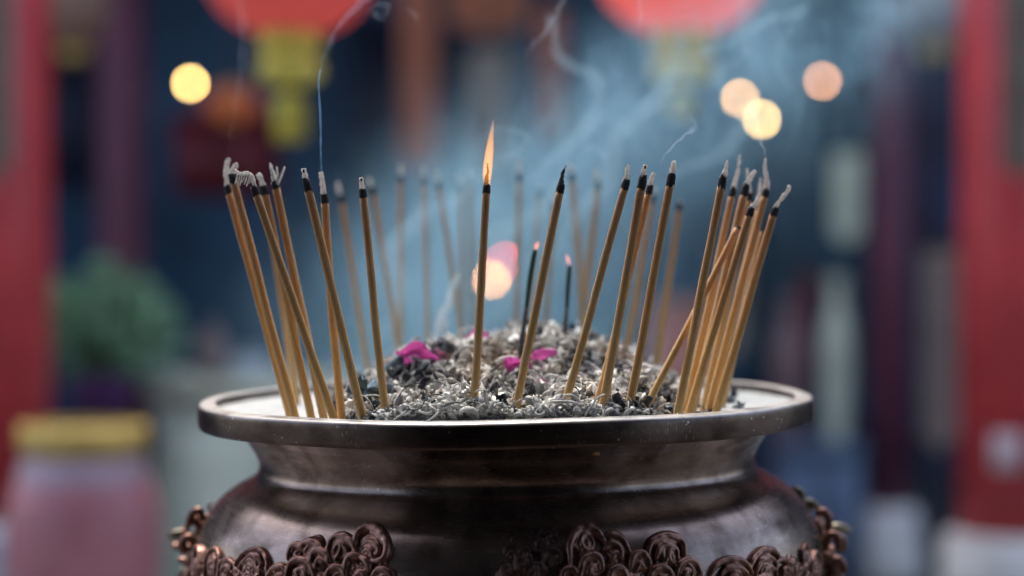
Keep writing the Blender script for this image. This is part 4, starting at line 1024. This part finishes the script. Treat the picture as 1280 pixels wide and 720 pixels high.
box_thing('side_table', 'low slate coloured table right of the burner', 'table', 975, 1082, 556, 6.4, simple('slate', (.12, .16, .22), .7), .5)
def jar(px_, py0, py1, d, wpx, m_, lab, name='vase', cat='vase', prof=None, on=None):
    t0 = atd(px_, py0, d); b0 = atd(px_, py1, d); r = wpx * d / FPX / 2; h = t0.z - b0.z
    o = thing(name, lab, cat, tuple(b0), 'vases and jars around the court')
    pr = prof or [(0, 0), (.55, 0), (.8, .15), (1, .45), (.9, .7), (.5, .85), (.45, .92), (.6, 1.0), (.5, .985), (.3, .9), (0, .9)]
    MB().lathe([(q * r, b0.z + z * h) for q, z in dense(pr, 3)], 40, (b0.x, b0.y, 0)).build('body', m_, o)
    MB().lathe([(r * .48, b0.z + h * .97), (r * .66, b0.z + h * .98), (r * .66, b0.z + h * 1.02), (r * .5, b0.z + h * 1.02)], 40, (b0.x, b0.y, 0)).build('lip', m_, o)
    return o
M_PALE = simple('pale_glaze', (.42, .46, .47), .3, 8)
jar(192, 432, 481, 5.2, 46, M_PALE, 'pale grey vase on the stone altar, left of the three')
jar(266, 405, 481, 5.2, 40, simple('brown_glaze', (.26, .17, .14), .3), 'brown tall vase on the stone altar, middle of the three')
jar(312, 438, 481, 5.2, 60, M_PALE, 'wide pale bowl like vase on the stone altar, right of the three')
jar(1046, 350, 556, 6.6, 40, M_GREYG, 'tall grey green vase on the slate coloured table')
jar(985, 372, 556, 6.6, 44, simple('umber_glaze', (.22, .13, .12), .4), 'tall umber vase at the left of the slate coloured table')
# large urn at the left foreground: gold rim, pale band, mauve body
c = atd(104, 530, 3.4); s1 = 3.4 / FPX; u = thing('ceramic_urn', 'large blurred pink urn with a gold rim at lower left', 'urn', (c.x, c.y, 0))
r = 78 * s1; z = c.z
M_PINK = simple('pink_glaze', (.52, .19, .20), .35, 6); M_PBAND = simple('pale_pink_glaze', (.48, .33, .35), .4, 6)
MB().lathe([(r * .9, z), (r * 1.0, z - .002), (r * 1.02, z - 18 * s1), (r * .98, z - 34 * s1), (r * .90, z - 36 * s1), (r * .9, z)], 64, (c.x, c.y, 0)).build('rim', M_GOLD, u)
MB().lathe([(r * .90, z - 34 * s1), (r * .96, z - 40 * s1), (r * 1.06, z - 70 * s1)], 64, (c.x, c.y, 0)).build('neck_band', M_PBAND, u)
MB().lathe(dense([(r * 1.06, z - 70 * s1), (r * 1.20, z - 105 * s1), (r * 1.22, z - 170 * s1), (r * 1.04, z - 260 * s1), (r * .75, z - 330 * s1), (r * .7, z - 350 * s1), (0, z - 350 * s1)], 4), 64, (c.x, c.y, 0)).build('body', M_PINK, u)
MB().lathe([(r * .86, z - 20 * s1), (0, z - 22 * s1)], 48, (c.x, c.y, 0)).build('sand', M_BED, u)
zz = z - 350 * s1
tag(MB().lathe([(0, zz), (r, zz), (r, 0.0), (0, 0)], 32, (c.x, c.y, 0)).build('stone_plinth', M_STONE, origin=(c.x, c.y, 0)), 'round stone plinth under the large pink urn', 'plinth')
# pale stone drum at the lower left corner
a = atd(2, 658, 4.0); tag(MB().lathe([(0, a.z), (.055, a.z), (.07, a.z - .02), (.075, a.z - .1), (.075, 0), (0, 0)], 32, (a.x, a.y, 0)).build('stone_bollard', M_PALE, origin=(a.x, a.y, 0)), 'pale stone bollard in the lower left corner', 'bollard')
# pale notice on the right pillar
a = atd(1258, 565, 4.38); tag(MB().box(a, (.07, .012, .09)).build('paper_notice', simple('paper', (.75, .55, .52), .8), origin=a), 'small pale paper notice on the bright red pillar', 'notice')
# potted shrub
pc = atd(128, 470, 5.0); sh_ = thing('potted_shrub', 'bushy green shrub in a purple pot behind the pink urn', 'potted plant', (pc.x, pc.y, 0))
s1 = 5.0 / FPX
MB().lathe([(0, pc.z - 65 * s1), (32 * s1, pc.z - 65 * s1), (42 * s1, pc.z - 5 * s1), (44 * s1, pc.z), (38 * s1, pc.z - 3 * s1), (0, pc.z - 8 * s1)], 32, (pc.x, pc.y, 0)).build('pot', simple('purple_glaze', (.13, .05, .16), .4), sh_)
st = MB(); lf = MB(); r2 = random.Random(5)
for k in range(14):
    a = r2.uniform(0, 6.28); e = pc + V((math.cos(a) * r2.uniform(.03, .15), math.sin(a) * .1, r2.uniform(.12, .3)))
    st.tube([pc - V((0, 0, .02)), pc.lerp(e, .5) + V((0, 0, .03)), e], [.008, .006, .002], 7)
st.build('stem', M_WOOD, sh_)
for k in range(2600):
    d_ = V((r2.gauss(0, 1), r2.gauss(0, 1), r2.gauss(0, 1))).normalized() * r2.random() ** .4
    q = pc + V((d_.x * .23, d_.y * .15, .165 + d_.z * .165 - abs(d_.x) * .05))
    if noise.noise(q * 14) < -.18: continue
    n_ = V((r2.gauss(0, 1), r2.gauss(0, 1), r2.gauss(.6, 1))).normalized(); u_ = n_.orthogonal().normalized(); w_ = n_.cross(u_); L = r2.uniform(.014, .026); b = len(lf.v)
    lf.v += [q - u_ * L, q + w_ * L * .42 + n_ * .002, q + u_ * L, q - w_ * L * .42 + n_ * .002]; lf.f.append((b, b + 1, b + 2, b + 3))
ml = mat('leaf', (.06, .2, .09), .5); t = NT(ml); ge = t.add('ShaderNodeNewGeometry'); t.ln(t.ramp(ge.outputs['Random Per Island'], [(0, (.14, .32, .16)), (.6, (.28, .52, .28)), (1, (.45, .66, .42))]), t.p.inputs['Base Color'])
lf.build('foliage', ml, sh_, sm=False)
tt = pc.z - 65 * s1
tb = thing('plant_stand', 'dark wooden stand under the potted shrub', 'plant stand', (pc.x, pc.y, 0))
MB().box((pc.x, pc.y, tt - .02), (.3, .3, .04)).build('top', M_WOOD, tb)
for i in (-1, 1):
    for j in (-1, 1): MB().box((pc.x + i * .12, pc.y + j * .12, (tt - .04) / 2), (.03, .03, tt - .04)).build('leg', M_WOOD, tb)
for o in list(S.objects):
    if 'org' in o: del o['org']

# ------------------------------------------------------------------ render
S.render.engine = 'CYCLES'
c = S.cycles
c.use_denoising = True; c.denoiser = 'OPENIMAGEDENOISE'; c.use_adaptive_sampling = True; c.adaptive_threshold = .012
c.max_bounces = 6; c.diffuse_bounces = 3; c.glossy_bounces = 3; c.transmission_bounces = 3; c.volume_bounces = 0; c.transparent_max_bounces = 12
c.volume_step_rate = 1.0; c.volume_max_steps = 128
c.sample_clamp_indirect = 6
S.view_settings.view_transform = 'Standard'; S.view_settings.look = 'None'; S.view_settings.exposure = 1.5; S.view_settings.gamma = 1.0
S.render.resolution_x = 1024; S.render.resolution_y = 576
